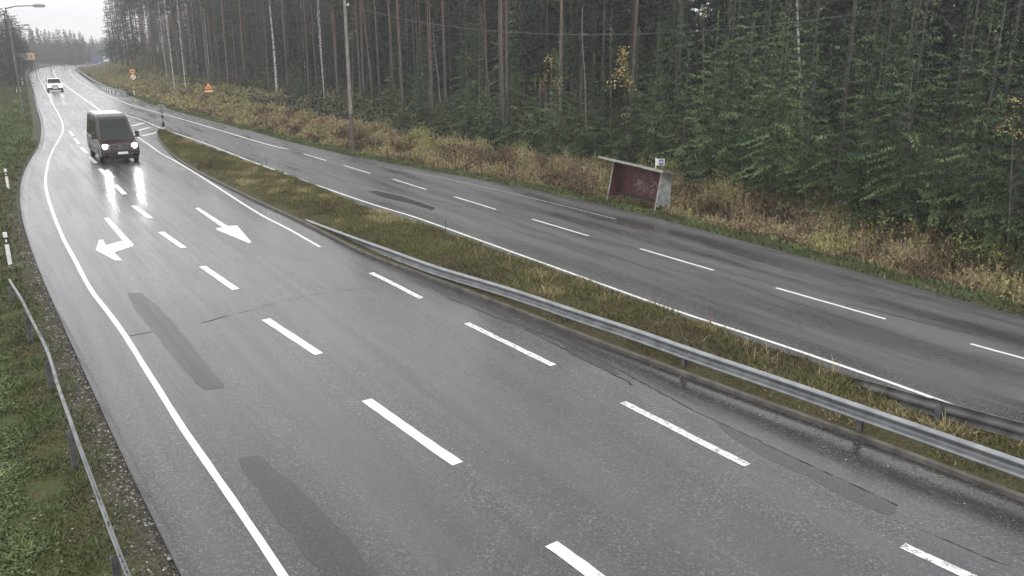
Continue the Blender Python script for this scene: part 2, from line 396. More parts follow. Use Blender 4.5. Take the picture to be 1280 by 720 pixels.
# low frequency noise in numpy
_ph = RNG.uniform(0, 6.28, (24, 1)); _dirn = RNG.uniform(0, 6.28, (24, 1)); _fr = RNG.uniform(0.5, 1.6, (24, 1))
def fnoise(X, Y, s):
    X = np.asarray(X).ravel()[None]; Y = np.asarray(Y).ravel()[None]
    k = _fr / s
    return (np.sin(X * np.cos(_dirn) * k * 6.28 + Y * np.sin(_dirn) * k * 6.28 + _ph).sum(0) / math.sqrt(24) / 0.75) * 0.5 + 0.5

# ------------------------------------------------------------------ terrain
def ssq(x): x = np.clip(x, 0, 1); return x * x * (3 - 2 * x)
def terrain(X, Y):
    """height of the open ground, distance outside the asphalt, and how forest-brown it is"""
    X = np.asarray(X, float); Y = np.asarray(Y, float)
    dl, al = sdist(X, Y, le[::2]); dr, ar = sdist(X, Y, re_[::2])
    out_l = -dl; out_r = dr              # positive outside the road
    far = (Y > 420)
    b = base(Y)
    zr = -0.06 - 0.05 * ssq(out_r / 1.0) - 0.40 * ssq((out_r - 0.9) / 2.0) + 0.60 * ssq((out_r - 3.2) / 3.0) + 0.35 * ssq((out_r - 7) / 9)
    bank = 5.0 * ssq((out_r - 2.5) / 16.0) * ssq((Y - 150) / 60.0) * (1 - ssq((Y - 380) / 90.0))
    zr = zr + bank
    zl = -0.06 - 0.10 * ssq(out_l / 1.2) - 0.5 * ssq((out_l - 2.0) / 5) - 0.5 * ssq((out_l - 8) / 20) + 2.2 * ssq((out_l - 30) / 60) + 1.8 * ssq((Y - 120) / 80) * ssq((out_l - 3) / 16)
    road_in = (out_l < 0) & (out_r < 0)
    right = out_r > 0; 
    z = np.where(right & (out_r > out_l), zr, zl)
    z = np.where(road_in, -0.12, z)
    edge = np.maximum(out_l, out_r)
    n = (fnoise(X, Y, 3.0).reshape(X.shape) - 0.5) * 0.16 * ssq((edge - 0.4) / 2)
    n2 = (fnoise(X, Y, 40.0).reshape(X.shape) - 0.5) * 1.6 * ssq((edge - 12) / 40)
    side = np.where(out_r > out_l, 0.75, 0.0)
    side = np.maximum(side, ssq((Y - 80) / 60) * ssq((out_l - 2) / 6) * 0.9)
    return b + z + n + n2, edge, side
def TZ(x, y): return float(terrain(np.array([x]), np.array([y]))[0][0])

def axis(a, b, fine, lo, hi, coarse):
    v = list(np.arange(a, b + 1e-6, fine)); s = fine; x = a
    while x > lo: s *= coarse; x -= s; v.insert(0, x)
    s = fine; x = b
    while x < hi: s *= coarse; x += s; v.append(x)
    return np.array(v)
xs = axis(-42, 50, 0.7, -1800, 1800, 1.07); ys = axis(4, 95, 0.7, -300, 2200, 1.05)
XX, YY = np.meshgrid(xs, ys)
ZZ, EE, SS = terrain(XX, YY)
nx, ny = len(xs), len(ys)
idx = np.arange(nx * ny).reshape(ny, nx)
F = np.stack([idx[:-1, :-1], idx[:-1, 1:], idx[1:, 1:], idx[1:, :-1]], -1).reshape(-1, 4)
ground = np_mesh('ground', np.stack([XX, YY, ZZ], -1).reshape(-1, 3), F, M['ground'])
_dr, _ = sdist(XX, YY, re_[::3]); WW = ssq((_dr - 5.5) / 2.5) * (YY < 260)
for nm, A in (('edge', EE), ('side', SS), ('wood', WW)):
    a = ground.data.attributes.new(nm, 'FLOAT', 'POINT'); a.data.foreach_set('value', A.ravel().astype(np.float32))
ground.data.polygons.foreach_set('use_smooth', [True] * len(ground.data.polygons))
tag(ground, kind='structure')

# ------------------------------------------------------------------ road sheet
def road_sheet():
    ref = resample([Vector(p) for p in ( (lambda a: [a[0] + (a[0] - a[6]) * 5.2] + list(a))(cl) )], 1.2, 8)
    ref = far_ext(ref, length=230)
    # direction per station
    rows = []
    lm = le; rm = re_
    def hit(p, nrm, P):
        best = None
        for i in range(len(P) - 1):
            a = P[i][:2]; b = P[i + 1][:2]; e = b - a
            den = nrm[0] * (-e[1]) + nrm[1] * e[0]
            if abs(den) < 1e-9: continue
            r = a - p
            t = (r[0] * (-e[1]) + r[1] * e[0]) / den
            s = (nrm[0] * r[1] - nrm[1] * r[0]) / den
            if -1e-6 <= s <= 1 + 1e-6 and t > 0.5 and (best is None or t < best): best = t
        return best
    s = 0; last = (12, 12); K = 52
    for i in range(len(ref) - 1):
        j0, j1 = max(i - 2, 0), min(i + 2, len(ref) - 1)
        d = ref[j1, :2] - ref[j0, :2]; d = d / np.linalg.norm(d)
        nr = np.array([d[1], -d[0]])
        tl = hit(ref[i, :2], -nr, lm); tr = hit(ref[i, :2], nr, rm)
        tl = tl if tl and tl < 30 else last[0]; tr = tr if tr and tr < 40 else last[1]
        last = (tl, tr); rows.append((ref[i, :2], nr, tl, tr, s)); s += np.linalg.norm(ref[i + 1, :2] - ref[i, :2])
    # smooth widths
    TL = np.array([r[2] for r in rows]); TR = np.array([r[3] for r in rows])
    V = []; UV = []
    for (p, nr, tl, tr, s_) in rows:
        for k in range(K + 1):
            w = -tl + (tl + tr) * k / K
            q = p + nr * w
            V.append((q[0], q[1], float(base(q[1])))); UV.append((w, s_))
        # drop at both rims so that the slab has an edge
    n = K + 1
    F = [(i * n + k, i * n + k + 1, (i + 1) * n + k + 1, (i + 1) * n + k) for i in range(len(rows) - 1) for k in range(K)]
    nv = len(V)
    for i in range(len(rows)):
        for k in (0, K):
            x, y, z = V[i * n + k]; V.append((x, y, z - 0.12)); UV.append(UV[i * n + k])
    for i in range(len(rows) - 1):
        F.append((nv + 2 * i, i * n, (i + 1) * n, nv + 2 * i + 2)); F.append((i * n + K, nv + 2 * i + 1, nv + 2 * i + 3, (i + 1) * n + K))
    V = np.array(V); UV = np.array(UV)
    o = np_mesh('road', V, np.array(F), M['asphalt'])
    uvl = o.data.uv_layers.new(name='UVMap')
    li = np.zeros(len(o.data.loops), np.int32); o.data.loops.foreach_get('vertex_index', li)
    uvl.data.foreach_set('uv', UV[li].astype(np.float32).ravel())
    # wheel tracks measured from the three rows of dashes
    X, Y = V[:, 0], V[:, 1]
    def mids(D): return [G(*a) * 0.5 + G(*b) * 0.5 for a, b in D]
    lp = resample(mids(L_DASH), 2, 3); rp = resample([mids(R_DASH)[0]] + mids(R_DASH)[1:] + [G(400, 309), G(320, 265), G(200, 191), G(147, 154), G(100, 120)], 2, 3)
    fp = resample(mids(F_DASH) + [G(332, 180), G(210, 144), G(130, 117)], 2, 3)
    tr = np.zeros(len(V))
    def band(P, offs, sig=0.33):
        d, _ = sdist(X, Y, P)
        return sum(np.exp(-((d - o_) / sig) ** 2) for o_ in offs)
    tr = np.clip(band(lp, (1.0, 2.75, -1.05, -2.7), .38) * 0.8 + band(rp, (1.9, 3.5), .3) * 0.7 + band(fp, (-1.2, -2.8, 1.1, 2.7), .35) * 0.7, 0, 1)
    a = o.data.attributes.new('track', 'FLOAT', 'POINT'); a.data.foreach_set('value', tr.astype(np.float32))
    dm, _ = sdist(X, Y, medl[::2]); drr, _ = sdist(X, Y, re_[::2])
    seam = np.exp(-((np.abs(dm) - 1.2) / 0.75) ** 2) * (dm < 0) + 0.8 * np.exp(-((-drr - 1.8) / 1.1) ** 2) * (Y < 75)
    dfl, _ = sdist(X, Y, resample(GP(FAR_LEFT), 2, 3)); dry = ssq(dfl / 1.5) * (1 - ssq((Y - 62) / 30))
    a = o.data.attributes.new('dry', 'FLOAT', 'POINT'); a.data.foreach_set('value', dry.astype(np.float32))
    a = o.data.attributes.new('seam', 'FLOAT', 'POINT'); a.data.foreach_set('value', np.clip(seam, 0, 1).astype(np.float32))
    tag(o, kind='structure')
    return o
road = road_sheet()

# ------------------------------------------------------------------ painted markings (thin sheets)
def ribbon(name, P, w, m, z=0.006, step=0.6, smooth=2, ragged=0.0, w2=None):
    A = resample(P, step, smooth) if step else np.array([list(p) for p in P])
    V = []; n = len(A)
    for i in range(n):
        d = A[min(i + 1, n - 1), :2] - A[max(i - 1, 0), :2]; d = d / (np.linalg.norm(d) + 1e-9); nr = np.array([d[1], -d[0]])
        ww = w if w2 is None else w + (w2 - w) * i / (n - 1)
        for s_ in (-1, 1):
            q = A[i, :2] + nr * s_ * (ww / 2 + random.uniform(-ragged, ragged))
            V.append((q[0], q[1], float(base(q[1])) + z))
    F = [(2 * i, 2 * i + 1, 2 * i + 3, 2 * i + 2) for i in range(n - 1)]
    o = mesh_obj(name, V, F, m); tag(o, kind='structure'); return o
def polysheet(name, pts, m, z=0.006):
    V = [G(*p) for p in pts]; V = [(v.x, v.y, float(base(v.y)) + z) for v in V]
    o = mesh_obj(name, V, [tuple(range(len(V)))], m); tag(o, kind='structure')
    bm = bmesh.new(); bm.from_mesh(o.data); bmesh.ops.triangulate(bm, faces=bm.faces); bmesh.ops.recalc_face_normals(bm, faces=bm.faces)
    for f in bm.faces:
        if f.normal.z < 0: f.normal_flip()
    bm.to_mesh(o.data); bm.free(); return o

ribbon('road_marking', GP(EDGE_LINE), 0.125, M['paint'], ragged=0.006)
ribbon('road_marking', GP(CENTRE[:10]), 0.11, M['paint'], ragged=0.006)
ribbon('road_marking', GP(CENTRE[8:]), 0.26, M['paint'], ragged=0.012)
ribbon('road_marking', GP(FAR_LEFT), 0.11, M['paint'], ragged=0.005)
ribbon('road_marking', GP(FAR_RIGHT), 0.13, M['paint'], ragged=0.005)
ribbon('road_marking', GP(BAY_LINE), 0.10, M['verworn'], ragged=0.01)
ribbon('road_marking', GP([(415, 198.5), (385, 192), (360, 186.5)]), 0.08, M['verworn'])
for D, w, m in ((L_DASH, 0.215, M['paint']), (R_DASH, 0.17, M['worn']), (F_DASH, 0.10, M['paint'])):
    for a, b in D:
        A, B = G(*a), G(*b); k = 10
        ribbon('road_marking', [A.lerp(B, i / k) for i in range(k + 1)], w, m, step=0, ragged=0.008)
for q in ([(165, 157.5), (180, 153.5)], [(169, 164.2), (187, 159.3)], [(177, 170), (206, 163.4)]):
    ribbon('road_marking', GP(q), 0.33, M['paint'], step=0.3, smooth=0)
c4 = lambda L: [(x / 4, 180 + y / 4) for x, y in L]
polysheet('road_marking', c4([(975, 322), (992, 318), (1138, 410), (1186, 408), (1258, 492), (1245, 497), (1080, 428), (1084, 420), (1112, 418)]), M['paint'])
polysheet('road_marking', c4([(518, 370), (545, 369), (610, 440), (668, 502), (664, 512), (572, 543), (612, 584), (575, 583), (478, 532), (494, 481), (515, 478), (530, 506), (612, 484)]), M['paint'])
# dark repairs, and one plain dark streak by the island tip
def patch(pts, m=None, z=0.003, jag=0.05):
    V = [G(*p) for p in pts]; out = []
    for i, p in enumerate(V):
        q = V[(i + 1) % len(V)]; L = (q - p).length; k = max(1, int(L / 0.25))
        for j in range(k):
            r = p.lerp(q, j / k); out.append((r.x + random.uniform(-jag, jag), r.y + random.uniform(-jag, jag), float(base(r.y)) + z))
    o = mesh_obj('dark_road_patch', out, [tuple(range(len(out)))], m or M['patch']); tag(o, kind='structure')
    o.data.uv_layers.new(name='UVMap')
    bm = bmesh.new(); bm.from_mesh(o.data); bmesh.ops.triangulate(bm, faces=bm.faces)
    for f in bm.faces:
        if f.normal.z < 0: f.normal_flip()
    bm.to_mesh(o.data); bm.free()
patch([(159, 366), (178, 367), (196, 382), (216, 402), (246, 440), (279, 480), (279, 485), (256, 488), (244, 478), (220, 450), (190, 412), (172, 392), (163, 376)], jag=0.02)
patch([(300, 574), (325, 569), (336, 578), (365, 602), (398, 632), (432, 670), (470, 714), (520, 775), (430, 775), (397, 712), (372, 680), (350, 655), (338, 636), (322, 612)], jag=0.045)
patch([(459, 239), (470, 238.5), (500, 245), (522, 252), (545, 260), (540, 263), (515, 255), (480, 247)], M['patch3'], jag=0.02)
patch([(890, 524), (960, 558), (1010, 581.5), (1060, 604.5), (1122, 633), (1119, 640), (1110, 645), (1060, 624), (1010, 596), (960, 574), (915, 548)], M['patch2'], jag=0.008)
def crack(pts, w, z=0.005, jag=0.035):
    A = resample(GP(pts), 0.12, 1); n = len(A); V = []
    jx = 0
    for i in range(n):
        d = A[min(i + 1, n - 1), :2] - A[max(i - 1, 0), :2]; d /= np.linalg.norm(d) + 1e-9; nr = np.array([d[1], -d[0]]); jx = jx * .8 + random.gauss(0, jag * .6); ww = w * random.uniform(.15, 1.3)
        for s_ in (-1, 1):
            q = A[i, :2] + nr * (jx + s_ * ww / 2); V.append((q[0], q[1], float(base(q[1])) + z))
    o = mesh_obj('road_crack', V, [(2 * i, 2 * i + 1, 2 * i + 3, 2 * i + 2) for i in range(n - 1)], M['crack']); tag(o, kind='structure')
crack([(560, 372), (600, 388), (640, 404), (700, 426), (760, 455), (820, 488), (880, 520), (958, 556)], .03, jag=.02)
crack([(958, 556), (1010, 580), (1060, 603), (1122, 632)], .022, .006, .008)
crack([(1105, 647), (1150, 660), (1200, 682), (1270, 712)], .016)
crack([(655, 412), (700, 432), (745, 455), (790, 482)], .035)
crack([(300, 391), (322, 385), (365, 374), (400, 367), (450, 361), (470, 359)], .014)
crack([(150, 421), (190, 415)], .025); crack([(250, 404), (286, 395)], .03)
crack([(640, 285), (720, 296), (800, 311), (930, 345), (1080, 385), (1230, 420)], .02)
crack([(350, 200), (420, 222), (520, 246), (640, 268)], .035)
crack([(210, 170), (250, 196), (300, 226), (370, 262), (440, 297)], .05)
patch([(700, 428), (722, 436), (760, 455), (776, 468), (768, 469), (742, 458), (715, 443)], jag=.05)
patch([(182, 150), (192, 150.5), (203, 154), (204, 156), (195, 154)], jag=0.02)  # dark streak on the asphalt beside the island tip

# ------------------------------------------------------------------ median island
def median():
    K = 8; S = 150
    def at(A, t):
        L = np.concatenate([[0], np.cumsum(np.linalg.norm(np.diff(A[:, :2], axis=0), axis=1))]); L /= L[-1]
        return np.array([np.interp(t, L, A[:, i]) for i in range(2)])
    V = []; 
    for i in range(S + 1):
        t = i / S; a = at(medl, t); b = at(medr, t)
        for k in range(K + 1):
            u = k / K; p = a + (b - a) * u; w = np.linalg.norm(b - a)
            z = 0.10 + 0.16 * math.sin(math.pi * u) * min(1, w / 3)
            V.append((p[0], p[1], float(base(p[1])) + z))
    n = K + 1
    F = [(i * n + k, i * n + k + 1, (i + 1) * n + k + 1, (i + 1) * n + k) for i in range(S) for k in range(K)]
    # outward-facing rims
    nv = len(V); rim = []
    for i in range(S + 1):
        for k in (0, K):
            x, y, z = V[i * n + k]; V.append((x, y, z - 0.14))
    for i in range(S):
        F.append((nv + 2 * i, i * n, (i + 1) * n, nv + 2 * i + 2)); F.append((i * n + K, nv + 2 * i + 1, nv + 2 * i + 3, (i + 1) * n + K))
    F.append(tuple([S * n + k for k in range(n)] + [nv + 2 * S + 1, nv + 2 * S]))
    o = mesh_obj('traffic_island', V, F, M['ground']); tag(o, kind='structure')
    for nm, val in (('edge', 3.0), ('side', 0.6), ('wood', 0.0)):
        a = o.data.attributes.new(nm, 'FLOAT', 'POINT'); a.data.foreach_set('value', np.full(len(o.data.vertices), val, np.float32))
    # kerb: a concrete strip along the near side and round the nose
    mb = MB(); A = np.concatenate([medl, medr[::-1][:6]]); nA = len(A); V = []
    for i in range(nA):
        d = A[min(i + 1, nA - 1), :2] - A[max(i - 1, 0), :2]; d /= np.linalg.norm(d) + 1e-9; nr = np.array([d[1], -d[0]])
        for off, z in ((-0.05, -0.06), (-0.05, 0.075), (-0.03, 0.10), (0.06, 0.105), (0.09, 0.08)):
            q = A[i, :2] + nr * off; V.append((q[0], q[1], float(base(q[1])) + z))
    F = [(i * 5 + k, i * 5 + k + 1, (i + 1) * 5 + k + 1, (i + 1) * 5 + k) for i in range(nA - 1) for k in range(4)]
    mb.add(V, F); o = mb.build('kerb', M['concrete']); tag(o, kind='structure')
    return at
med_at = median()
# worn gravel border against the far carriageway side is covered by the grass mesh

# ------------------------------------------------------------------ blades
def blades(name, X, Y, Z, h, w, lean, tint, m, label=None, cat=None, curl=0.5):
    n = len(X); a = RNG.uniform(0, 6.283, n); b = RNG.uniform(0, 6.283, n)
    dx, dy = np.cos(a), np.sin(a)                   # width direction
    lx, ly = np.cos(b) * lean * h, np.sin(b) * lean * h
    V = np.zeros((n, 6, 3)); 
    for i, (t, ww) in enumerate(((0.0, 0.7), (0.55, 1.0), (1.0, 0.15))):
        off = t ** 1.6
        zz = Z + h * (t - curl * 0.5 * t * t * lean)
        for s, k in ((-1, 0), (1, 1)):
            V[:, 2 * i + k, 0] = X + lx * off + s * dx * w * ww / 2
            V[:, 2 * i + k, 1] = Y + ly * off + s * dy * w * ww / 2
            V[:, 2 * i + k, 2] = zz
    base_i = (np.arange(n) * 6)[:, None]
    F = np.concatenate([base_i + np.array([[0, 1, 3, 2]]), base_i + np.array([[2, 3, 5, 4]])])
    o = np_mesh(name, V.reshape(-1, 3), F, m, np.repeat(tint, 6)); tag(o, label, cat, kind='stuff'); return o

def flat_leaves(X, Y, Z, size, tilt, asp=0.3):
    """small leaves as bent quads: returns V (n,4,3)"""
    n = len(X); a = RNG.uniform(0, 6.283, n)
    dx, dy = np.cos(a), np.sin(a); up = np.sin(tilt); fl = np.cos(tilt)
    V = np.zeros((n, 4, 3))
    V[:, 0] = np.stack([X, Y, Z], -1)
    sx, sy = -dy, dx
    V[:, 1] = np.stack([X + dx * size * .5 * fl + sx * size * asp, Y + dy * size * .5 * fl + sy * size * asp, Z + up * size * .5], -1)
    V[:, 2] = np.stack([X + dx * size * fl, Y + dy * size * fl, Z + up * size * .8], -1)
    V[:, 3] = np.stack([X + dx * size * .5 * fl - sx * size * asp, Y + dy * size * .5 * fl - sy * size * asp, Z + up * size * .5 + size * .04], -1)
    return V
def leaf_obj(name, X, Y, Z, size, tilt, tint, m, **kw):
    V = flat_leaves(X, Y, Z, size, tilt); n = len(X)
    F = np.arange(n * 4).reshape(-1, 4)
    o = np_mesh(name, V.reshape(-1, 3), F, m, np.repeat(tint, 4)); tag(o, kind='stuff', **kw); return o

# median grass
def med_pts(n, lo=0.0, hi=1.0):
    t = RNG.uniform(0, 1, n); u = RNG.uniform(0, 1, n)
    def A(P):
        L = np.concatenate([[0], np.cumsum(np.linalg.norm(np.diff(P[:, :2], axis=0), axis=1))]); L /= L[-1]
        return np.interp(t, L, P[:, 0]), np.interp(t, L, P[:, 1])
    ax, ay = A(medl); bx, by = A(medr); wd = np.hypot(bx - ax, by - ay)
    mg = 0.07 / np.maximum(wd, .4)
    u = mg + u * (1 - 1.3 * mg)
    X = ax + (bx - ax) * u; Y = ay + (by - ay) * u
    Z = base(Y) + 0.10 + 0.16 * np.sin(np.pi * u) * np.minimum(1, wd / 3)
    return X, Y, Z, u, wd
n = 210000
X, Y, Z, u, wd = med_pts(n)
keep = RNG.uniform(0, 1, n) < np.clip(wd / 3.6, 0.12, 1); X, Y, Z, u = X[keep], Y[keep], Z[keep], u[keep]
cl1 = fnoise(X, Y, 1.6); cl2 = fnoise(X, Y, 6.0)
edge_u = np.minimum(u, 1 - u) * 2
hh = (0.05 + 0.13 * RNG.uniform(0, 1, len(X)) ** 1.5) * (0.5 + 0.7 * np.clip(cl1, 0, 1)) * (0.45 + 0.75 * ssq(u / 0.35))
tt = np.clip(0.45 + 0.42 * (cl2 - 0.5) + 0.3 * (cl1 - .5) + RNG.normal(0, 0.17, len(X)) - 0.12 * (u < 0.12), 0, 1)
blades('median_grass', X, Y, Z - 0.02, hh, 0.012 + 0.010 * RNG.uniform(0, 1, len(X)), RNG.uniform(.2, 1.0, len(X)), tt, M['medgrass'], 'rough olive brown grass covering the island between the two carriageways', 'grass')
# taller pale straw tussocks at the near end
n = 5200; X, Y, Z, u, wd = med_pts(n)
k = (u > 0.45) & (Y < 26) & (fnoise(X, Y, 1.1) > 0.45); X, Y, Z = X[k], Y[k], Z[k]
blades('tall_straw_grass', X, Y, Z, RNG.uniform(.25, .5, len(X)), np.full(len(X), 0.012), RNG.uniform(.4, 1.3, len(X)), RNG.uniform(.78, 1.0, len(X)), M['medgrass'], 'tall pale straw tussocks on the near end of the island', 'grass', curl=0.9)

# left verge
def verge_points(P, n, lo, hi, s0=0.0, s1=1.0, side=-1, power=1.0):
    L = np.concatenate([[0], np.cumsum(np.linalg.norm(np.diff(P[:, :2], axis=0), axis=1))])
    s = L[-1] * RNG.uniform(s0, s1, n)
    x = np.interp(s, L, P[:, 0]); y = np.interp(s, L, P[:, 1])
    e = 0.8
    dx = np.interp(s + e, L, P[:, 0]) - np.interp(s - e, L, P[:, 0]); dy = np.interp(s + e, L, P[:, 1]) - np.interp(s - e, L, P[:, 1])
    q = np.hypot(dx, dy) + 1e-9; dx /= q; dy /= q
    off = lo + (hi - lo) * RNG.uniform(0, 1, n) ** power
    X = x + side * dy * off; Y = y - side * dx * off
    return X, Y, off
lenL = np.sum(np.linalg.norm(np.diff(le[:, :2], axis=0), axis=1))
X, Y, off = verge_points(le, 460000, 0.1, 8.5, 0, 60 / lenL, -1, 1.0)
d, _ = sdist(X, Y, le[::2]); k = (d < -0.12); X, Y, off = X[k], Y[k], -d[k]
k = RNG.uniform(0, 1, len(X)) < np.clip((off - 0.05) / 0.9, 0.15, 1) * np.clip(18 / np.hypot(X, Y), 0.25, 1); X, Y, off = X[k], Y[k], off[k]
Z = terrain(X, Y)[0]; c1 = fnoise(X, Y, 1.3); c2 = fnoise(X, Y, 4.0)
dist = np.hypot(X, Y)
tt = np.clip(0.26 + 0.46 * ssq((off - 0.9) / .8) + 0.35 * (c1 - .5) + 0.15 * (c2 - .5) + RNG.normal(0, 0.13, len(X)), 0, 1)
blades('verge_grass', X, Y, Z - 0.01, (0.07 + .16 * RNG.uniform(0, 1, len(X))) * (0.6 + c1 * .6) * (0.6 + .4 * ssq((off - .8) / 2)), (0.013 + 0.013 * RNG.uniform(0, 1, len(X))) * np.clip(dist / 18, 1, 3), RNG.uniform(.3, 1.3, len(X)), tt, M['vergegrass'], 'green and brown grass on the verge left of the road', 'grass')
k = (off > 1.15 + .5 * c1) & (c1 + RNG.normal(0, .2, len(X)) > 0.22) & (RNG.uniform(0, 1, len(X)) < 0.65)
Xk, Yk, Zk = X[k], Y[k], Z[k]; nk = len(Xk)
leaf_obj('ground_cover', Xk, Yk, Zk + RNG.uniform(0.03, 0.15, nk), RNG.uniform(.03, .085, nk) * np.clip(dist[k] / 20, 1, 2), RNG.uniform(-.2, .8, nk), np.clip(RNG.normal(.50, .2, nk), 0, 1), M['vergegrass'], label='low leafy green weeds on the bank left of the guardrail', cat='ground cover')
# farther part of the left verge: coarser blades
X, Y, off = verge_points(le, 70000, 0.6, 14, 52 / lenL, 190 / lenL, -1)
Z = terrain(X, Y)[0]; c1 = fnoise(X, Y, 3)
tt = np.clip(.48 - .4 * ssq((Y - 85) / 50) + .35 * (c1 - .5) + RNG.normal(0, .13, len(X)), 0, 1)
blades('verge_grass', X, Y, Z, RNG.uniform(.1, .3, len(X)), RNG.uniform(.03, .07, len(X)), RNG.uniform(.2, 1, len(X)), tt, M['vergegrass'], 'rough grass on the far left verge below the utility pole', 'grass')

# right roadside: short mown strip, then dense dry weeds
lenR = np.sum(np.linalg.norm(np.diff(re_[:, :2], axis=0), axis=1))
X, Y, off = verge_points(re_, 90000, 0.02, 1.7, 0, 200 / lenR, 1)
Z = terrain(X, Y)[0]; c1 = fnoise(X, Y, 2)
tt = np.clip(.55 + .3 * (c1 - .5) + RNG.normal(0, .14, len(X)), 0, 1)
blades('roadside_grass', X, Y, Z, RNG.uniform(.05, .16, len(X)), RNG.uniform(.015, .035, len(X)) * np.clip(Y / 35, 1, 3), RNG.uniform(.2, 1, len(X)), tt, M['vergegrass'], 'short yellow green grass strip along the far edge of the asphalt', 'grass')

def weeds(name, n, lo, hi, s0, s1, hmin, hmax, label, leafn=7, size=(.10, .2), shift=0.0, hide=None):
    X, Y, off = verge_points(re_, n, lo, hi, s0 / lenR, s1 / lenR, 1)
    k = fnoise(X, Y, 1.8) + RNG.normal(0, .25, len(X)) > 0.22
    if hide is not None: k &= ~hide(X, Y)
    X, Y, off = X[k], Y[k], off[k]; n = len(X)
    Z = terrain(X, Y)[0]; c1 = fnoise(X, Y, 2.6); c2 = fnoise(Y, X, 7.0)
    sc = np.clip(np.hypot(X, Y) / 45, 1, 2.6)
    H = RNG.uniform(hmin, hmax, n) * (0.65 + 0.5 * c1) * (0.55 + .45 * ssq((off - lo) / 1.0))
    clump = np.clip(0.40 + 0.5 * (c1 - .5) + 0.35 * (c2 - .5) + shift, 0, 1)
    a = RNG.uniform(0, 6.28, n); L = RNG.uniform(0, .3, n) * H
    # stems
    Vs = []; Fs = []; Ts = []
    st = np.zeros((n, 4, 3)); w = 0.010 * sc
    ca, sa = np.cos(a + 1.57), np.sin(a + 1.57)
    tipx, tipy = X + np.cos(a) * L, Y + np.sin(a) * L
    st[:, 0] = np.stack([X - ca * w, Y - sa * w, Z - .03], -1); st[:, 1] = np.stack([X + ca * w, Y + sa * w, Z - .03], -1)
    st[:, 2] = np.stack([tipx + ca * w * .5, tipy + sa * w * .5, Z + H], -1); st[:, 3] = np.stack([tipx - ca * w * .5, tipy - sa * w * .5, Z + H], -1)
    Vs.append(st.reshape(-1, 3)); Ts.append(np.repeat(np.clip(clump + RNG.normal(0, .1, n) - .1, 0, 1), 4))
    for j in range(leafn):
        t = RNG.uniform(.15, 1.0, n); s = RNG.uniform(*size, n) * sc * (1.5 - .7 * t)
        lv = flat_leaves(X + np.cos(a) * L * t, Y + np.sin(a) * L * t, Z + H * t, s, RNG.uniform(-.7, 1.3, n), .13)
        Vs.append(lv.reshape(-1, 3)); Ts.append(np.repeat(np.clip(clump + RNG.normal(0, .15, n), 0, 1), 4))
    V = np.concatenate(Vs); F = np.arange(len(V)).reshape(-1, 4)
    o = np_mesh(name, V, F, M['weed'], np.concatenate(Ts)); tag(o, label, 'weeds', kind='stuff'); return o
shel_c = G(797, 262)
def hide(X, Y): return np.hypot(X - shel_c.x, Y - shel_c.y) < 0.1
weeds('dry_weeds', 34000, 1.5, 6.6, 0, 85, .3, .9, 'tall dry brown and yellow weeds between the far carriageway and the forest')
weeds('far_dry_weeds', 26000, 1.3, 13.0, 85, 250, .3, .85, 'tan dry grass and weeds below the forest edge far along the road', shift=.06)

X, Y, off = verge_points(re_, 120000, 1.3, 7.0, 0, 150 / lenR, 1); Z = terrain(X, Y)[0]; c1 = fnoise(X, Y, 1.5); c2 = fnoise(Y, X, 5.0)
blades('dry_grass', X, Y, Z, RNG.uniform(.2, .62, len(X)) * (.5 + .6 * c1) * (.5 + .5 * ssq((off - 1.2) / 1)), RNG.uniform(.010, .022, len(X)) * np.clip(np.hypot(X, Y) / 40, 1, 2.5), RNG.uniform(.2, 1.1, len(X)), np.clip(.62 + .5 * (c2 - .5) + .2 * (c1 - .5) + RNG.normal(0, .15, len(X)), 0, 1), leafy('straw_grass', [(0, (.09, .07, .04)), (.3, (.13, .13, .05)), (.6, (.26, .21, .11)), (.85, (.38, .31, .18)), (1, (.46, .40, .26))], .75, .15), 'straw coloured dry grass in the ditch along the far carriageway', 'grass')
def undergrowth(n, lo, hi, s0, s1):
    X, Y, off = verge_points(re_, n, lo, hi, s0 / lenR, s1 / lenR, 1); Z = terrain(X, Y)[0]; c1 = fnoise(X, Y, 2.2)
    sc = np.clip(np.hypot(X, Y) / 50, 1, 1.8); H = RNG.uniform(.15, .6, n) * (.4 + c1)
    Vs, Ts = [], []
    for j in range(5):
        lv = flat_leaves(X + RNG.normal(0, .12, n), Y + RNG.normal(0, .12, n), Z + H * RNG.uniform(.2, 1, n), RNG.uniform(.10, .22, n) * sc, RNG.uniform(-.6, 1.2, n))
        Vs.append(lv.reshape(-1, 3)); Ts.append(np.repeat(np.clip(.25 + .5 * c1 + RNG.normal(0, .15, n), 0, 1), 4))
    V = np.concatenate(Vs); o = np_mesh('undergrowth', V, np.arange(len(V)).reshape(-1, 4), leafy('bilberry_leaves', [(0, (.020, .028, .012)), (.5, (.045, .055, .025)), (.85, (.085, .085, .04)), (1, (.16, .12, .06))]), np.concatenate(Ts))
    tag(o, 'dark low undergrowth on the forest floor behind the dry weeds', 'undergrowth', kind='stuff')
undergrowth(42000, 6.0, 22.0, 20, 200)
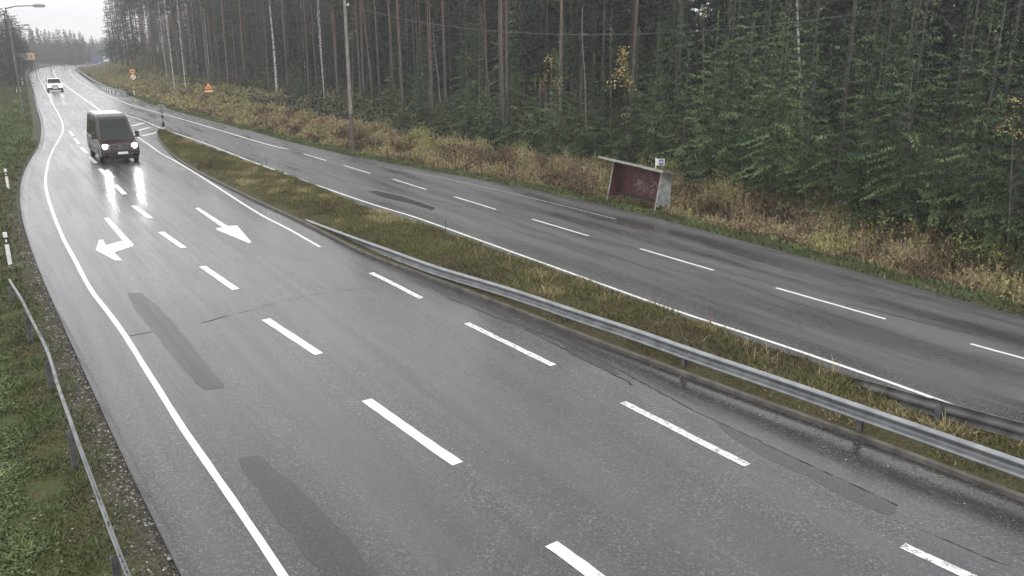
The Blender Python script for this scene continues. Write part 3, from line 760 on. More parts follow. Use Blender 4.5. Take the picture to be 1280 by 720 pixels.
# stones on the left shoulder
def stones():
    X, Y, off = verge_points(le, 2600, 0.02, 1.1, 0, 24 / lenL, -1, 1.6); Z = terrain(X, Y)[0]
    V = []; F = []; T = []
    for i in range(len(X)):
        r = random.uniform(.007, .022) * (1.6 if random.random() < .05 else 1); c = Vector((X[i], Y[i], Z[i] + r * .3)); n0 = len(V)
        for d in ((1, 0, 0), (-1, 0, 0), (0, 1, 0), (0, -1, 0), (0, 0, 1), (0, 0, -1)):
            V.append(c + Vector(d) * r * random.uniform(.6, 1.3))
        for f in ((0, 2, 4), (2, 1, 4), (1, 3, 4), (3, 0, 4), (2, 0, 5), (1, 2, 5), (3, 1, 5), (0, 3, 5)): F.append(tuple(n0 + j for j in f))
        T += [random.random()] * 6
    o = mesh_obj('gravel', V, F, leafy('pebbles', [(0, (.07, .065, .06)), (.7, (.20, .19, .18)), (1, (.50, .49, .47))]))
    a = o.data.attributes.new('tint', 'FLOAT', 'POINT'); a.data.foreach_set('value', np.array(T, np.float32)); tag(o, 'loose gravel along the left edge of the asphalt', 'gravel', kind='stuff')
stones()
def litter():
    n = 900; t = RNG.uniform(0, 1, n); L = np.concatenate([[0], np.cumsum(np.linalg.norm(np.diff(medl[:, :2], axis=0), axis=1))]); s = t * L[-1]
    X = np.interp(s, L, medl[:, 0]); Y = np.interp(s, L, medl[:, 1]); off = np.abs(RNG.normal(0, .45, n)) + .12
    d, _ = sdist(X, Y, medl[::2]); e = .6
    dx = np.interp(s + e, L, medl[:, 0]) - np.interp(s - e, L, medl[:, 0]); dy = np.interp(s + e, L, medl[:, 1]) - np.interp(s - e, L, medl[:, 1]); q = np.hypot(dx, dy) + 1e-9
    X = X - dy / q * off; Y = Y + dx / q * off
    leaf_obj('fallen_leaves', X, Y, base(Y) + .010, RNG.uniform(.02, .06, n), RNG.uniform(0, .25, n), RNG.uniform(0, 1, n), leafy('fallen_leaf', [(0, (.05, .035, .02)), (.6, (.16, .10, .04)), (.9, (.35, .26, .10)), (1, (.55, .5, .4))]), label='small fallen leaves and grit lying along the kerb of the island', cat='leaves')
litter()

def RAY(px, py, Y):
    u = (px - 640) / F_PX; v = (360 - py) / F_PX
    d = (u, math.cos(PITCH) + v * math.sin(PITCH), -math.sin(PITCH) + v * math.cos(PITCH))
    k = Y / d[1]; return Vector((d[0] * k, Y, CAM_H + d[2] * k))

# ------------------------------------------------------------------ guardrails
WPROF = [(0.0, 0.0), (0.05, -0.008), (0.084, -0.034), (0.086, -0.05), (0.07, -0.07), (0.006, -0.13), (0.0, -0.16), (0.006, -0.195), (0.06, -0.228), (0.082, -0.246), (0.084, -0.262), (0.06, -0.285), (0.0, -0.31)]
BOXPROF = [(-.012, -.010), (-.004, 0), (.034, 0), (.044, -.010), (.044, -.062), (.036, -.070), (.0, -.070)]
def guardrail(name, pts, face, label, m_rail, m_post, spacing=4.0, first=2.0, wob=0.0, post_w=0.09, ends=True, pz=0.0, anchor=None, prof=None):
    splices = prof is None
    WPROF_ = prof or WPROF
    """pts: 3D line of the rail's top edge; face +1: corrugation faces right of travel direction"""
    A = resample(pts, 0.5, 2)
    root = empty(name, (float(A[0][0]), float(A[0][1]), float(base(A[0][1]))))
    off = Vector(root.location)
    V = []; n = len(A); npf = len(WPROF_)
    for i in range(n):
        d = A[min(i + 1, n - 1), :2] - A[max(i - 1, 0), :2]; d /= np.linalg.norm(d) + 1e-9; nr = np.array([d[1], -d[0]]) * face
        wz = wob * math.sin(i * .21) + wob * .6 * math.sin(i * .57 + 1); wx = wob * 1.4 * math.sin(i * .13 + 2)
        for (o_, z_) in WPROF_:
            V.append((A[i, 0] + nr[0] * (o_ + wx) - off.x, A[i, 1] + nr[1] * (o_ + wx) - off.y, A[i, 2] + z_ + wz - off.z))
        for (o_, z_) in reversed(WPROF_):
            V.append((A[i, 0] + nr[0] * (o_ - .005 + wx) - off.x, A[i, 1] + nr[1] * (o_ - .005 + wx) - off.y, A[i, 2] + z_ + wz - off.z))
    m2 = 2 * npf
    F = [(i * m2 + k, i * m2 + (k + 1) % m2, (i + 1) * m2 + (k + 1) % m2, (i + 1) * m2 + k) for i in range(n - 1) for k in range(m2)]
    F += [tuple(range(m2)), tuple((n - 1) * m2 + k for k in range(m2 - 1, -1, -1))]
    mb = MB(); mb.add(V, F); o = mb.build('rail', m_rail, root)
    L = np.concatenate([[0], np.cumsum(np.linalg.norm(np.diff(A[:, :2], axis=0), axis=1))]); s = first
    if anchor is not None:
        s = float(L[int(np.argmin((A[:, 0] - anchor.x) ** 2 + (A[:, 1] - anchor.y) ** 2))]) % spacing
    pm = None
    while s < L[-1] - .2:
        i = int(np.searchsorted(L, s)); d = A[min(i + 1, n - 1), :2] - A[max(i - 1, 0), :2]; d /= np.linalg.norm(d) + 1e-9; nr = np.array([d[1], -d[0]]) * face
        top = A[i, 2] - 0.03; bot = float(base(A[i, 1])) - 0.12 + pz; hgt = top - bot
        c = Vector((A[i, 0] - nr[0] * 0.06, A[i, 1] - nr[1] * .06, (top + bot) / 2)) - off
        mb = MB(); ang = math.atan2(d[1], d[0])
        mb.box(c, (post_w * .12, .1, hgt), ang); mb.box(c + Vector((d[0], d[1], 0)) * post_w * .5 + Vector((nr[0], nr[1], 0)) * .046, (post_w, .008, hgt), ang); mb.box(c + Vector((d[0], d[1], 0)) * post_w * .5 - Vector((nr[0], nr[1], 0)) * .046, (post_w, .008, hgt), ang)
        mb.build('post', m_post, root)
        if splices and A[i, 1] < 36 and 3 < i < n - 4:
            V = []; mid = A[i]; 
            for e_ in (-.16, .16):
                for (o_, z_) in WPROF_: V.append((mid[0] + d[0] * e_ + nr[0] * (o_ + .005) - off.x, mid[1] + d[1] * e_ + nr[1] * (o_ + .005) - off.y, mid[2] + (z_ * 1.01 + .002) - off.z))
            mb = MB(); mb.add(V, [(k, k + 1, npf + k + 1, npf + k) for k in range(npf - 1)]); sp = mb.build('splice', m_rail, root)
        s += spacing
    tag(root, label, 'guardrail', 'guardrails beside the carriageways'); return root

H1 = .62
guardrail('guardrail', GP([(381, 273, .12), (400, 280, .20), (422, 288, .27), (445, 296.5, .33), (495, 314, .38), (545, 332, .42), (640, 360, .48), (720, 386.5, .55), (800, 412, .59), (880, 440, .61), (960, 466, .62), (1110, 517, .63), (1180, 540.5, .63), (1280, 575, .63), (1420, 624, .63)]),
          +1, 'long steel guardrail along the near side of the grass island', M['galv'], M['post'], 4.0, 3.0)
guardrail('guardrail', GP([(1045, 468, .10), (1062, 470, .25), (1085, 475, .45), (1120, 487, .6), (1180, 503, .62), (1280, 529, .62), (1400, 562, .62)]),
          -1, 'dark backed guardrail behind the island beside the far carriageway', M['galv_old'], M['post'], 4.0, 2.6)
LR = [(10, 349, .05), (14, 356, .35), (19, 363, .52), (28, 377, .55), (37, 396, .5), (47, 415, .55), (60, 440, .56), (75, 489, .62), (84, 512, .64), (92, 536, .66), (106, 576, .68), (120, 611, .68), (137, 660, .68), (160, 720, .68), (182, 775, .68), (210, 850, .68)]
guardrail('guardrail', GP(LR), -1, 'bent guardrail on the grass verge left of the near carriageway', M['galv'], M['post'], 4.0, 1.5, wob=.012, pz=-.1, post_w=.07, anchor=G(88, 545, .66), prof=BOXPROF)
guardrail('guardrail', GP([(163, 117.5, .15), (158, 115.2, .5), (150, 112.5, .65), (138, 109, .7), (124, 103, .7), (112, 96.5, .7), (102, 90, .7), (97.2, 86, .7), (98, 83.5, .7), (104, 81.5, .7)]),
          -1, 'distant guardrail curving round the inside of the bend', M['galv'], M['post'], 4.0, 1.0)
guardrail('guardrail', GP([(33.5, 103, .6), (32.5, 98, .7), (32.5, 92, .7), (36, 86, .75), (50, 82.2, .75), (75, 78.3, .75), (95, 76.5, .75), (118, 75.2, .75)]),
          +1, 'distant guardrail round the outside of the bend', M['galv_old'], M['post'], 4.0, .5)

# ------------------------------------------------------------------ delineators
def delineator(px, py, h, label, lean=0.0, z=0.0, bands=True):
    p = G(px, py, z)
    r = empty('marker_post', p, math.atan2(p.y, p.x)); r.rotation_euler = (lean, 0, math.atan2(-p.x, p.y) )
    def body(z0, z1, m, nm, w=0.06):
        mb = MB(); mb.prism([(-w, -.02), (-w * .4, -.05), (w * .4, -.05), (w, -.02), (w, .02), (-w, .02)], z0, z1, 'z'); return mb.build(nm, m, r)
    body(-.15, h * .62, M['white'], 'post'); body(h * .62, h * .84, M['black'], 'band', .0605); body(h * .84, h, M['white'], 'cap')
    if bands: mb = MB(); mb.box((0, -.054, h * .73), (.05, .008, .09)); mb.build('reflector', M['white'], r)
    tag(r, label, 'marker post', 'white road edge marker posts'); return r
delineator(12.5, 329, 1.0, 'white and black marker post just above the start of the left guardrail', -.03, -.08)
delineator(10.5, 236, .95, 'white and black marker post on the green verge, upper one at the left picture edge', -.06, -.1)
delineator(168, 119, 1.0, 'white marker post at the end of the distant inner guardrail below the yellow signs', 0, 0)
delineator(28.5, 106, 1.0, 'leaning white marker post left of the far end of the outer guardrail', -.1, 0)
delineator(20.8, 114.5, .62, 'short pale marker post at the foot of the utility pole, left of a pair', 0, .1, False)
delineator(25.6, 114.5, .62, 'short pale marker post near the utility pole, right of a pair', 0, .1, False)

# thin snow stakes standing on the island
def stake(px, py, h, label, m):
    p = G(px, py, .1); mb = MB(); mb.tube([(0, 0, 0), (.01, 0, h)], .012, 6); o = mb.build('snow_stake', m); o.location = p
    tag(o, label, 'snow stake', 'thin snow stakes on the island')
stake(333, 206, .42, 'thin brown stake on the island edge in front of the utility pole foot', M['darkwood'])
stake(557, 289, .40, 'thin brown stake on the island edge midway along the guardrail', M['darkwood'])
stake(888, 404, .30, 'thin reddish stake on the island edge near the right end', simple('faded_red', (.30, .12, .10), .6))
stake(196, 166, .75, 'thin grey stake left of the round sign on the island tip', M['signgrey'])
stake(211, 166, .8, 'thin grey stake right of the round sign on the island tip', M['signgrey'])

# ------------------------------------------------------------------ signs
def disc(mb, c, r, y0, y1, n=28, zs=1.0):
    return mb.prism([(c[0] + r * math.cos(2 * math.pi * k / n), c[1] + r * zs * math.sin(2 * math.pi * k / n)) for k in range(n)], y0, y1, 'y')
def facing(p, extra=0.0): return math.atan2(p.y, p.x) - math.pi / 2 + extra
# round keep-side sign at the tip of the island, back towards us
p = G(205, 163.5, .1); r = empty('road_sign', p, facing(p, .15)); 
mb = MB(); mb.tube([(0, 0, -.1), (0, 0, 1.95)], .035, 10); mb.build('pole', M['post'], r)
mb = MB(); mb.tube([(0, 0, .28), (0, 0, .62)], .10, 12); mb.tube([(0, 0, .98), (0, 0, 1.12)], .085, 12); mb.build('sleeve', M['black'], r)
mb = MB(); mb.tube([(0, 0, 0), (0, 0, .28)], .10, 12); mb.build('foot', M['white'], r)
mb = MB(); disc(mb, (0, 1.62), .33, .04, .06); mb.build('disc', M['signgrey'], r, bevel=.004)
mb = MB(); mb.box((0, .03, 1.78), (.5, .02, .04)); mb.box((0, .03, 1.46), (.5, .02, .04)); mb.build('bracket', M['galv_old'], r)
tag(r, 'round road sign seen from behind on the tip of the grass island', 'road sign')
# yellow signs on one pole at the bend
p = G(168.5, 113.5, 0); Yd = p.y
p.z = TZ(p.x, p.y)
c1, c2 = RAY(164.5, 89.3, Yd), RAY(166.3, 96.3, Yd)
r = empty('road_sign', Vector((c2.x, Yd, p.z)), facing(p)); 
z1, z2 = c1.z - p.z, c2.z - p.z
mb = MB(); mb.tube([(0, 0, -.2), (0, 0, z1 + .35)], .04, 8); mb.build('pole', M['galv_old'], r)
mb = MB(); disc(mb, (0, z1), .40, -.07, -.05); mb.build('speed_disc', M['red'], r)
mb = MB(); disc(mb, (0, z1), .29, -.082, -.071); mb.build('disc_face', M['yellow'], r)
mb = MB(); disc(mb, (-.07, z1), .09, -.09, -.083, zs=1.3); disc(mb, (.11, z1), .08, -.09, -.083, zs=1.3); mb.build('numerals', M['black'], r)
dm = lambda s: [(0, z2 - s), (s, z2), (0, z2 + s), (-s, z2)]
mb = MB(); mb.prism(dm(.56), -.07, -.05, 'y'); mb.build('diamond', M['black'], r)
mb = MB(); mb.prism(dm(.45), -.08, -.071, 'y'); mb.build('diamond_border', M['white'], r)
mb = MB(); mb.prism(dm(.30), -.09, -.081, 'y'); mb.build('diamond_face', M['yellow'], r)
tag(r, 'pole with red rimmed round sign above a yellow diamond sign at the bend', 'road sign')
# warning triangle
p = G(266, 146, 0); p.z = TZ(p.x, p.y); Yd = p.y
ct, cb, cp = RAY(263.8, 102.2, Yd).z - p.z, RAY(264, 111.6, Yd).z - p.z, RAY(264, 114, Yd).z - p.z
r = empty('warning_sign', p, facing(p))
mb = MB(); mb.tube([(0, 0, -.3), (-.1, 0, ct - .1)], .035, 8); mb.build('pole', M['galv_old'], r)
W = .40; xo = -.12
mb = MB(); mb.prism([(xo - W, cb), (xo + W, cb), (xo, ct)], -.07, -.05, 'y'); mb.build('triangle', M['red'], r, bevel=.01)
hh_ = ct - cb
mb = MB(); mb.prism([(xo - W * .72, cb + .07), (xo + W * .72, cb + .07), (xo, ct - .16)], -.082, -.071, 'y'); mb.build('triangle_face', M['yellow'], r)
zc = cb + hh_ * .30      # leaping animal silhouette
mb = MB(); mb.prism([(xo - .15, zc + .10), (xo - .09, zc + .12), (xo - .04, zc + .06), (xo + .10, zc - .01), (xo + .17, zc - .09), (xo + .09, zc - .05), (xo - .02, zc - .05), (xo - .08, zc - .09), (xo - .09, zc + .02)], -.092, -.083, 'y'); mb.build('symbol', M['black'], r)
mb = MB(); mb.box((xo, -.06, cb - .16), (W * 1.7, .02, .17)); mb.build('plate', M['yellow'], r)
tag(r, 'yellow triangular warning sign with a small plate below in the tall weeds', 'warning sign')
# billboard far left
c = RAY(33.5, 70.3, 185); gz = TZ(c.x, c.y); r = empty('information_board', Vector((c.x, c.y, gz)), facing(c)); zc = c.z - gz
for sx in (-2.2, 1.3):
    mb = MB(); mb.tube([(sx, .05, -.3), (sx, .05, zc + .7)], .07, 8); mb.build('post', M['wood'], r)
mb = MB(); mb.box((.68, 0, zc), (1.6, .06, 1.4)); mb.build('board', simple('faded_orange', (.60, .42, .30), .5, 0, .08), r)
mb = MB(); mb.box((-1.05, 0, zc - .1), (1.75, .05, 1.4)); mb.build('pale_panel', simple('pale_panel', (.30, .33, .30), .5), r)
mb = MB(); mb.box((.75, -.045, zc - .05), (.28, .02, .7)); mb.box((.15, -.045, zc), (.2, .02, .8)); mb.build('figure', simple('board_print', (.30, .12, .05), .5), r)
mb = MB(); mb.box((-.2, 0, zc + .76), (3.6, .12, .10)); mb.build('top_rail', M['darkwood'], r)
tag(r, 'orange and pale green board on posts beside the far left forest', 'board')

# ------------------------------------------------------------------ poles, lamps, wire
pb = G(441, 190, 0); pb.z = TZ(pb.x, pb.y)
r = empty('utility_pole', pb)
topz = RAY(430, -4, pb.y).z - pb.z; dx = RAY(430.5, -2, pb.y).x - pb.x
m_polewood = simple('grey_pole_wood', (.22, .20, .185), .8, 0, .15, 3, .3)
zsplit = RAY(436.5, 75, pb.y).z - pb.z
lerpx = lambda z: dx * z / topz
mb = MB(); mb.tube([(0, 0, -.5), (lerpx(zsplit), 0, zsplit), (lerpx(topz), 0, topz)], [.12, .105, .09], 12); mb.build('shaft', m_polewood, r)
mb = MB(); mb.tube([(0, 0, -.4), (lerpx(2.4), 0, 2.4)], [.136, .130], 12); mb.build('tarred_base', simple('dark_pole_base', (.10, .085, .075), .8, 0, .2, 3), r)
mb = MB(); mb.box((lerpx(topz) + .14, -.02, topz - .45), (.18, .05, .05)); mb.tube([(lerpx(topz) + .2, 0, topz - .5), (lerpx(topz) + .2, 0, topz - .35)], .04, 8); mb.build('insulator', M['white'], r)
tag(r, 'tall thin wooden utility pole in the weeds before the birches', 'utility pole')
attach = pb + Vector((lerpx(topz) + .2, 0, topz - .5))
p2 = RAY(1350, 250, 42); p2.z = TZ(p2.x, p2.y); top2 = RAY(1345, -60, 42)
r = empty('utility_pole', p2); mb = MB(); mb.tube([(0, 0, -.5), (top2.x - p2.x, 0, top2.z - p2.z)], [.13, .10], 10); mb.build('shaft', m_polewood, r)
mb = MB(); mb.box((top2.x - p2.x - .12, 0, top2.z - p2.z - .2), (.18, .05, .05)); mb.build('insulator', M['white'], r)
tag(r, 'utility pole hidden among the right hand spruces at the end of the wire', 'utility pole')
tgt = [(442, 9), (510, 26), (585, 36), (640, 41), (740, 44), (830, 41.5), (915, 36.5), (1040, 22), (1180, -2), (1345, -60)]
pts = []
for i, (x, y) in enumerate(tgt):
    Yw = attach.y + (p2.y - attach.y) * (x - 442) / 903
    pts.append(RAY(x, y, Yw))
pts[0] = attach; pts[-1] = top2
mb = MB(); mb.tube([Vector(p) for p in resample(pts, 1.0, 4)], .014, 5); o = mb.build('overhead_wire', M['wire']); tag(o, 'sagging overhead wire running from the utility pole across the forest edge', 'wire')

p = G(19, 118, 0); p.z = TZ(p.x, p.y); t = RAY(7.5, 24, p.y)
r = empty('utility_pole', p); mb = MB(); mb.tube([(0, 0, -.4), (t.x - p.x, 0, t.z - p.z)], [.16, .12], 10); mb.build('shaft', M['darkwood'], r)
mb = MB(); mb.box((t.x - p.x, 0, t.z - p.z - .4), (.9, .08, .08)); mb.build('crossarm', M['darkwood'], r)
tag(r, 'dark tarred utility pole on the left verge next to two short marker posts', 'utility pole')

def street_lamp(head, D, label, arm=2.6, foot=None, lit=False):
    h = RAY(head[0], head[1], D)
    if foot is None:
        fx = h.x - arm; f = Vector((fx, D, TZ(fx, D)))
    else: f = Vector(foot)
    r = empty('street_lamp', f); h = h - f; tx = 0.0 if foot is None else h.x - arm
    top = Vector((tx, 0, h.z - .15))
    mb = MB(); mb.tube([(0, 0, -.3), top], [.08, .05], 10); mb.build('pole', M['galv_old'], r)
    mb = MB(); mb.tube([top - Vector((0, 0, .1)), top + Vector((arm * .3, 0, .1)), Vector((h.x - .5, h.y, h.z))], [.05, .045, .04], 8); mb.build('arm', M['galv_old'], r)
    mb = MB(); mb.tube([Vector((h.x - .6, h.y, h.z)), Vector((h.x - .3, h.y, h.z)), Vector((h.x + .3, h.y, h.z)), Vector((h.x + .55, h.y, h.z))], [.06, .16, .15, .05], 10); mb.build('lamp_head', M['signgrey'], r)
    mb = MB(); mb.box((h.x + .05, h.y, h.z - .13), (.6, .22, .08)); mb.build('lens', M['white'], r, bevel=.02)
    tag(r, label, 'street lamp', 'street lamps along the outside of the bend'); return r
f0 = G(30, 145, 0); f0.z = TZ(f0.x, f0.y)
street_lamp((49, 7), f0.y, 'nearest street lamp at the upper left, its arm high against the sky', arm=3.0, foot=f0)
ords = ['second street lamp from the near end of the row at the bend', 'third street lamp from the near end, its head just above the far treetops', 'fourth street lamp of the row, against the far spruces', 'fifth street lamp of the row, over the outer guardrail', 'sixth street lamp of the row, in front of the far forest', 'seventh street lamp of the row, left above the blue lorry', 'eighth street lamp of the row, directly above the blue lorry', 'ninth and farthest street lamp, above the white lorry cab']
for (hx, hy, D), lab in zip([(33, 31.2, 139), (35.5, 36.5, 165), (55, 44.5, 210), (70, 47, 238), (85.6, 50, 282), (100, 52.7, 338), (113, 54.5, 395), (134, 58.5, 520)], ords):
    street_lamp((hx, hy), D, lab)

# ------------------------------------------------------------------ bus shelter
def shelter():
    zg = -.22
    A = G(758, 254, zg); B = G(817, 268.5, zg)
    L = (B - A).length; ang = math.atan2(B.y - A.y, B.x - A.x)
    r = empty('bus_shelter', A, ang)        # local x along the road, local y: positive is away from the road? checked below
    away = Vector((-math.sin(ang), math.cos(ang), 0)); 
    s = 1.0 if away.x > 0 else -1.0
    Hf, Hb, Db, Dt, sl = 1.80, 1.66, .80, .72, .38
    red = simple('faded_red_boards', (.105, .042, .038), .7, 0, .3, 5, .4)
    redn = red.node_tree; 
    grey = simple('weathered_grey_boards', (.27, .29, .28), .75, 0, .25, 3, .4)
    frame = simple('shelter_frame', (.30, .29, .27), .6, .1, .2, 5)
    # back wall
    mb = MB(); nb = 18
    for i in range(nb):
        x0 = L * i / nb; mb.box(((x0 + L / nb / 2), s * Db, (.42 + Hb) / 2), (L / nb - .012, .03, Hb - .42))
    mb.box((L / 2, s * (Db + .03), .62), (L, .03, .06)); mb.box((L / 2, s * (Db + .03), 1.5), (L, .03, .06))
    mb.build('back_wall', red, r)
    # side walls: quads slanting back towards the top
    def side(x, m, nm, z0, rag):
        mb = MB(); n = 7
        for i in range(n):
            u0, u1 = i / n + .004, (i + 1) / n - .004
            fy = lambda z, u: (sl * z / Hf) * (1 - u) + Db * u
            zb = z0 + (random.uniform(-.04, .06) if rag else 0)
            V = []
            for xx in (x - .016, x + .016):
                for (u, z) in ((u0, zb), (u1, zb), (u1, Hf - .02 - .08 * u1), (u0, Hf - .02 - .08 * u0)): V.append((xx, s * fy(z, u), z))
            mb.add(V, [(0, 1, 2, 3), (7, 6, 5, 4), (0, 4, 5, 1), (1, 5, 6, 2), (2, 6, 7, 3), (3, 7, 4, 0)])
        mb.build(nm, m, r)
    side(0, red, 'left_side_wall', .30, False); side(L, grey, 'right_side_wall', .32, True)
    for x in (0, L):
        mb = MB(); mb.tube([(x, -.02 * s, -.15), (x, s * (sl - .02), Hf)], .035, 8); mb.build('front_post', frame, r)
        mb = MB(); mb.tube([(x, s * (Db + .05), -.15), (x, s * (Db + .05), Hb)], .035, 8); mb.build('rear_post', frame, r)
    mb = MB(); mb.box((L * .5, s * (Db - .22), .43), (L - .06, .30, .04)); mb.box((.5, s * (Db - .2), .2), (.05, .05, .5)); mb.box((L - .5, s * (Db - .2), .2), (.05, .05, .5)); mb.build('bench', M['darkwood'], r)
    # roof slab
    def roofpt(z): return z
    x0, x1 = -.72, L + .36
    mb = MB(); V = []
    for x in (x0, x1):
        for y, z in ((-.10 + sl * .5, Hf + .05), (Db + .35, Hf - .20), (Db + .35, Hf - .13), (-.10 + sl * .5, Hf + .12)): V.append((x, s * y, z + (.06 if x < 0 else -.06)))
    mb.add(V, [(0, 1, 2, 3), (7, 6, 5, 4), (0, 4, 5, 1), (1, 5, 6, 2), (2, 6, 7, 3), (3, 7, 4, 0)])
    ro = mb.build('roof', simple('roof_felt', (.10, .105, .10), .7, 0, .2, 4, .4), r)
    mb = MB()
    for xa, xb, dz in ((x0, x1 - 1.2, 0), (x1 - 1.185, x1, -.012)):
        V = []
        for x in (xa, xb):
            zc = Hf + .085 + dz + .06 - .12 * (x - x0) / (x1 - x0)
            for y in (-.145 + sl * .5, -.103 + sl * .5): V += [(x, s * y, zc - .045), (x, s * y, zc + .045)]
        mb.add(V, [(0, 1, 3, 2), (4, 6, 7, 5), (0, 4, 5, 1), (2, 3, 7, 6), (1, 5, 7, 3), (0, 2, 6, 4)])
    mb.build('fascia', simple('fascia', (.40, .39, .35), .6, 0, .15, 4), ro)
    # faded graffiti scribbles on the back wall
    mb = MB(); rr = random.Random(3)
    for j in range(16):
        cx = L * rr.uniform(.34, .80); cz = rr.uniform(.68, 1.08); pts = []
        a0 = rr.uniform(0, 6); rx = rr.uniform(.08, .2); rz = rr.uniform(.06, .16)
        for k in range(14):
            a = a0 + k * .5; pts.append((cx + rx * math.cos(a) + k * .008, s * (Db - .022), cz + rz * math.sin(a * 1.3)))
        mb.tube(pts, .010, 4)
    mb.build('graffiti', simple('faded_spray_paint', (.30, .24, .24), .7, 0, .3, 8), r)
    tag(r, 'run down red bus shelter with flat roof and grey right side', 'bus shelter')
    return r, A, B, ang, s
sh, SA, SB, sang, ssg = shelter()
# bus stop sign behind the shelter
p = RAY(819, 220, SB.y + 1.9); p.z = TZ(p.x, p.y); r = empty('bus_stop_sign', p, facing(p, .1))
z1 = RAY(819, 198.5, p.y).z - p.z; z0 = RAY(819, 206.5, p.y).z - p.z; xw = RAY(831.5, 200, p.y).x - p.x
mb = MB(); mb.tube([(0, 0, -.3), (0, 0, z1 + .04)], .03, 8); mb.build('pole', M['white'], r)
mb = MB(); mb.box((xw / 2, 0, (z0 + z1) / 2), (xw - .05, .03, z1 - z0)); mb.build('plate', M['white'], r)
mb = MB(); mb.box((xw / 2 + .03, -.02, (z0 + z1) / 2), (xw - .20, .012, (z1 - z0) * .84)); mb.build('panel', M['blue'], r)
bw = (xw - .2) * .72; bh = (z1 - z0) * .38; zc = (z0 + z1) / 2
mb = MB(); mb.prism([(xw / 2 + .03 - bw / 2, zc - bh / 2), (xw / 2 + .03 + bw / 2, zc - bh / 2), (xw / 2 + .03 + bw / 2, zc + bh / 2), (xw / 2 + .03 - bw / 2, zc + bh / 2)], -.036, -.027, 'y'); mb.build('symbol', M['white'], r)
mb = MB()
for k in (-.28, 0, .28): mb.box((xw / 2 + .03 + bw * k, -.042, zc + bh * .12), (bw * .18, .008, bh * .36))
for k in (-.25, .25): disc(mb, (xw / 2 + .03 + bw * k, zc - bh * .5), bh * .2, -.046, -.037, 12)
mb.build('bus_detail', M['black'], r)
tag(r, 'small blue and white bus stop sign rising behind the shelter roof', 'bus stop sign')

# ------------------------------------------------------------------ vehicles (local: front = -y, x to the right seen from the front is -x)
def emis(name, col, s):
    m, nt, p = mat(name); p.inputs['Emission Color'].default_value = (*col, 1); p.inputs['Emission Strength'].default_value = s; p.inputs['Base Color'].default_value = (.8, .8, .8, 1); return m
M['headlight'] = emis('lit_headlamp', (1, .97, .93), 95.0)
M['headlight_dim'] = emis('dipped_headlamp', (1, .97, .92), 12.0)
M['indicator'] = emis('lit_indicator', (1, .45, .08), 3.0)

def carbody(lower, upper, W, Wtop, W2=None):
    """lower / upper side profiles as (y, z); upper tapers inwards"""
    mb = MB(); n = len(lower); w = W / 2
    def ring(x, prof): return [(x, y, z) for y, z in prof]
    V = ring(-w, lower) + ring(w, lower)
    mb.add(V, [tuple(range(n - 1, -1, -1)), tuple(range(n, 2 * n))] + [(i, (i + 1) % n, n + (i + 1) % n, n + i) for i in range(n)])
    return mb
def greenhouse(prof, W, Wt, zb, zt):
    f = lambda z: (W + (Wt - W) * (z - zb) / (zt - zb)) / 2
    mb = MB(); n = len(prof)
    V = [(-f(z), y, z) for y, z in prof] + [(f(z), y, z) for y, z in prof]
    mb.add(V, [tuple(range(n - 1, -1, -1)), tuple(range(n, 2 * n))] + [(i, (i + 1) % n, n + (i + 1) % n, n + i) for i in range(n)])
    return mb, f
def wheel(root, x, y, rad, wd):
    mb = MB(); mb.tube([(x - wd / 2, y, rad), (x - wd / 2 + .03, y, rad), (x + wd / 2 - .03, y, rad), (x + wd / 2, y, rad)], [rad - .03, rad, rad, rad - .03], 24); w = mb.build('wheel', M['rubber'], root)
    sgn = 1 if x > 0 else -1
    mb = MB(); mb.tube([(x + sgn * (wd / 2 - .02), y, rad), (x + sgn * (wd / 2 + .012), y, rad)], [rad * .62, rad * .55], 20); mb.build('rim', M['rim'], w)

def panel(mb, pts, t=.012):
    """thin slab from a planar polygon in 3D, thickness along its normal"""
    P = [Vector(p) for p in pts]; nrm = (P[1] - P[0]).cross(P[2] - P[0]).normalized() * t
    n = len(P); mb.add(P + [q + nrm for q in P], [tuple(range(n - 1, -1, -1)), tuple(range(n, 2 * n))] + [(i, (i + 1) % n, n + (i + 1) % n, n + i) for i in range(n)])

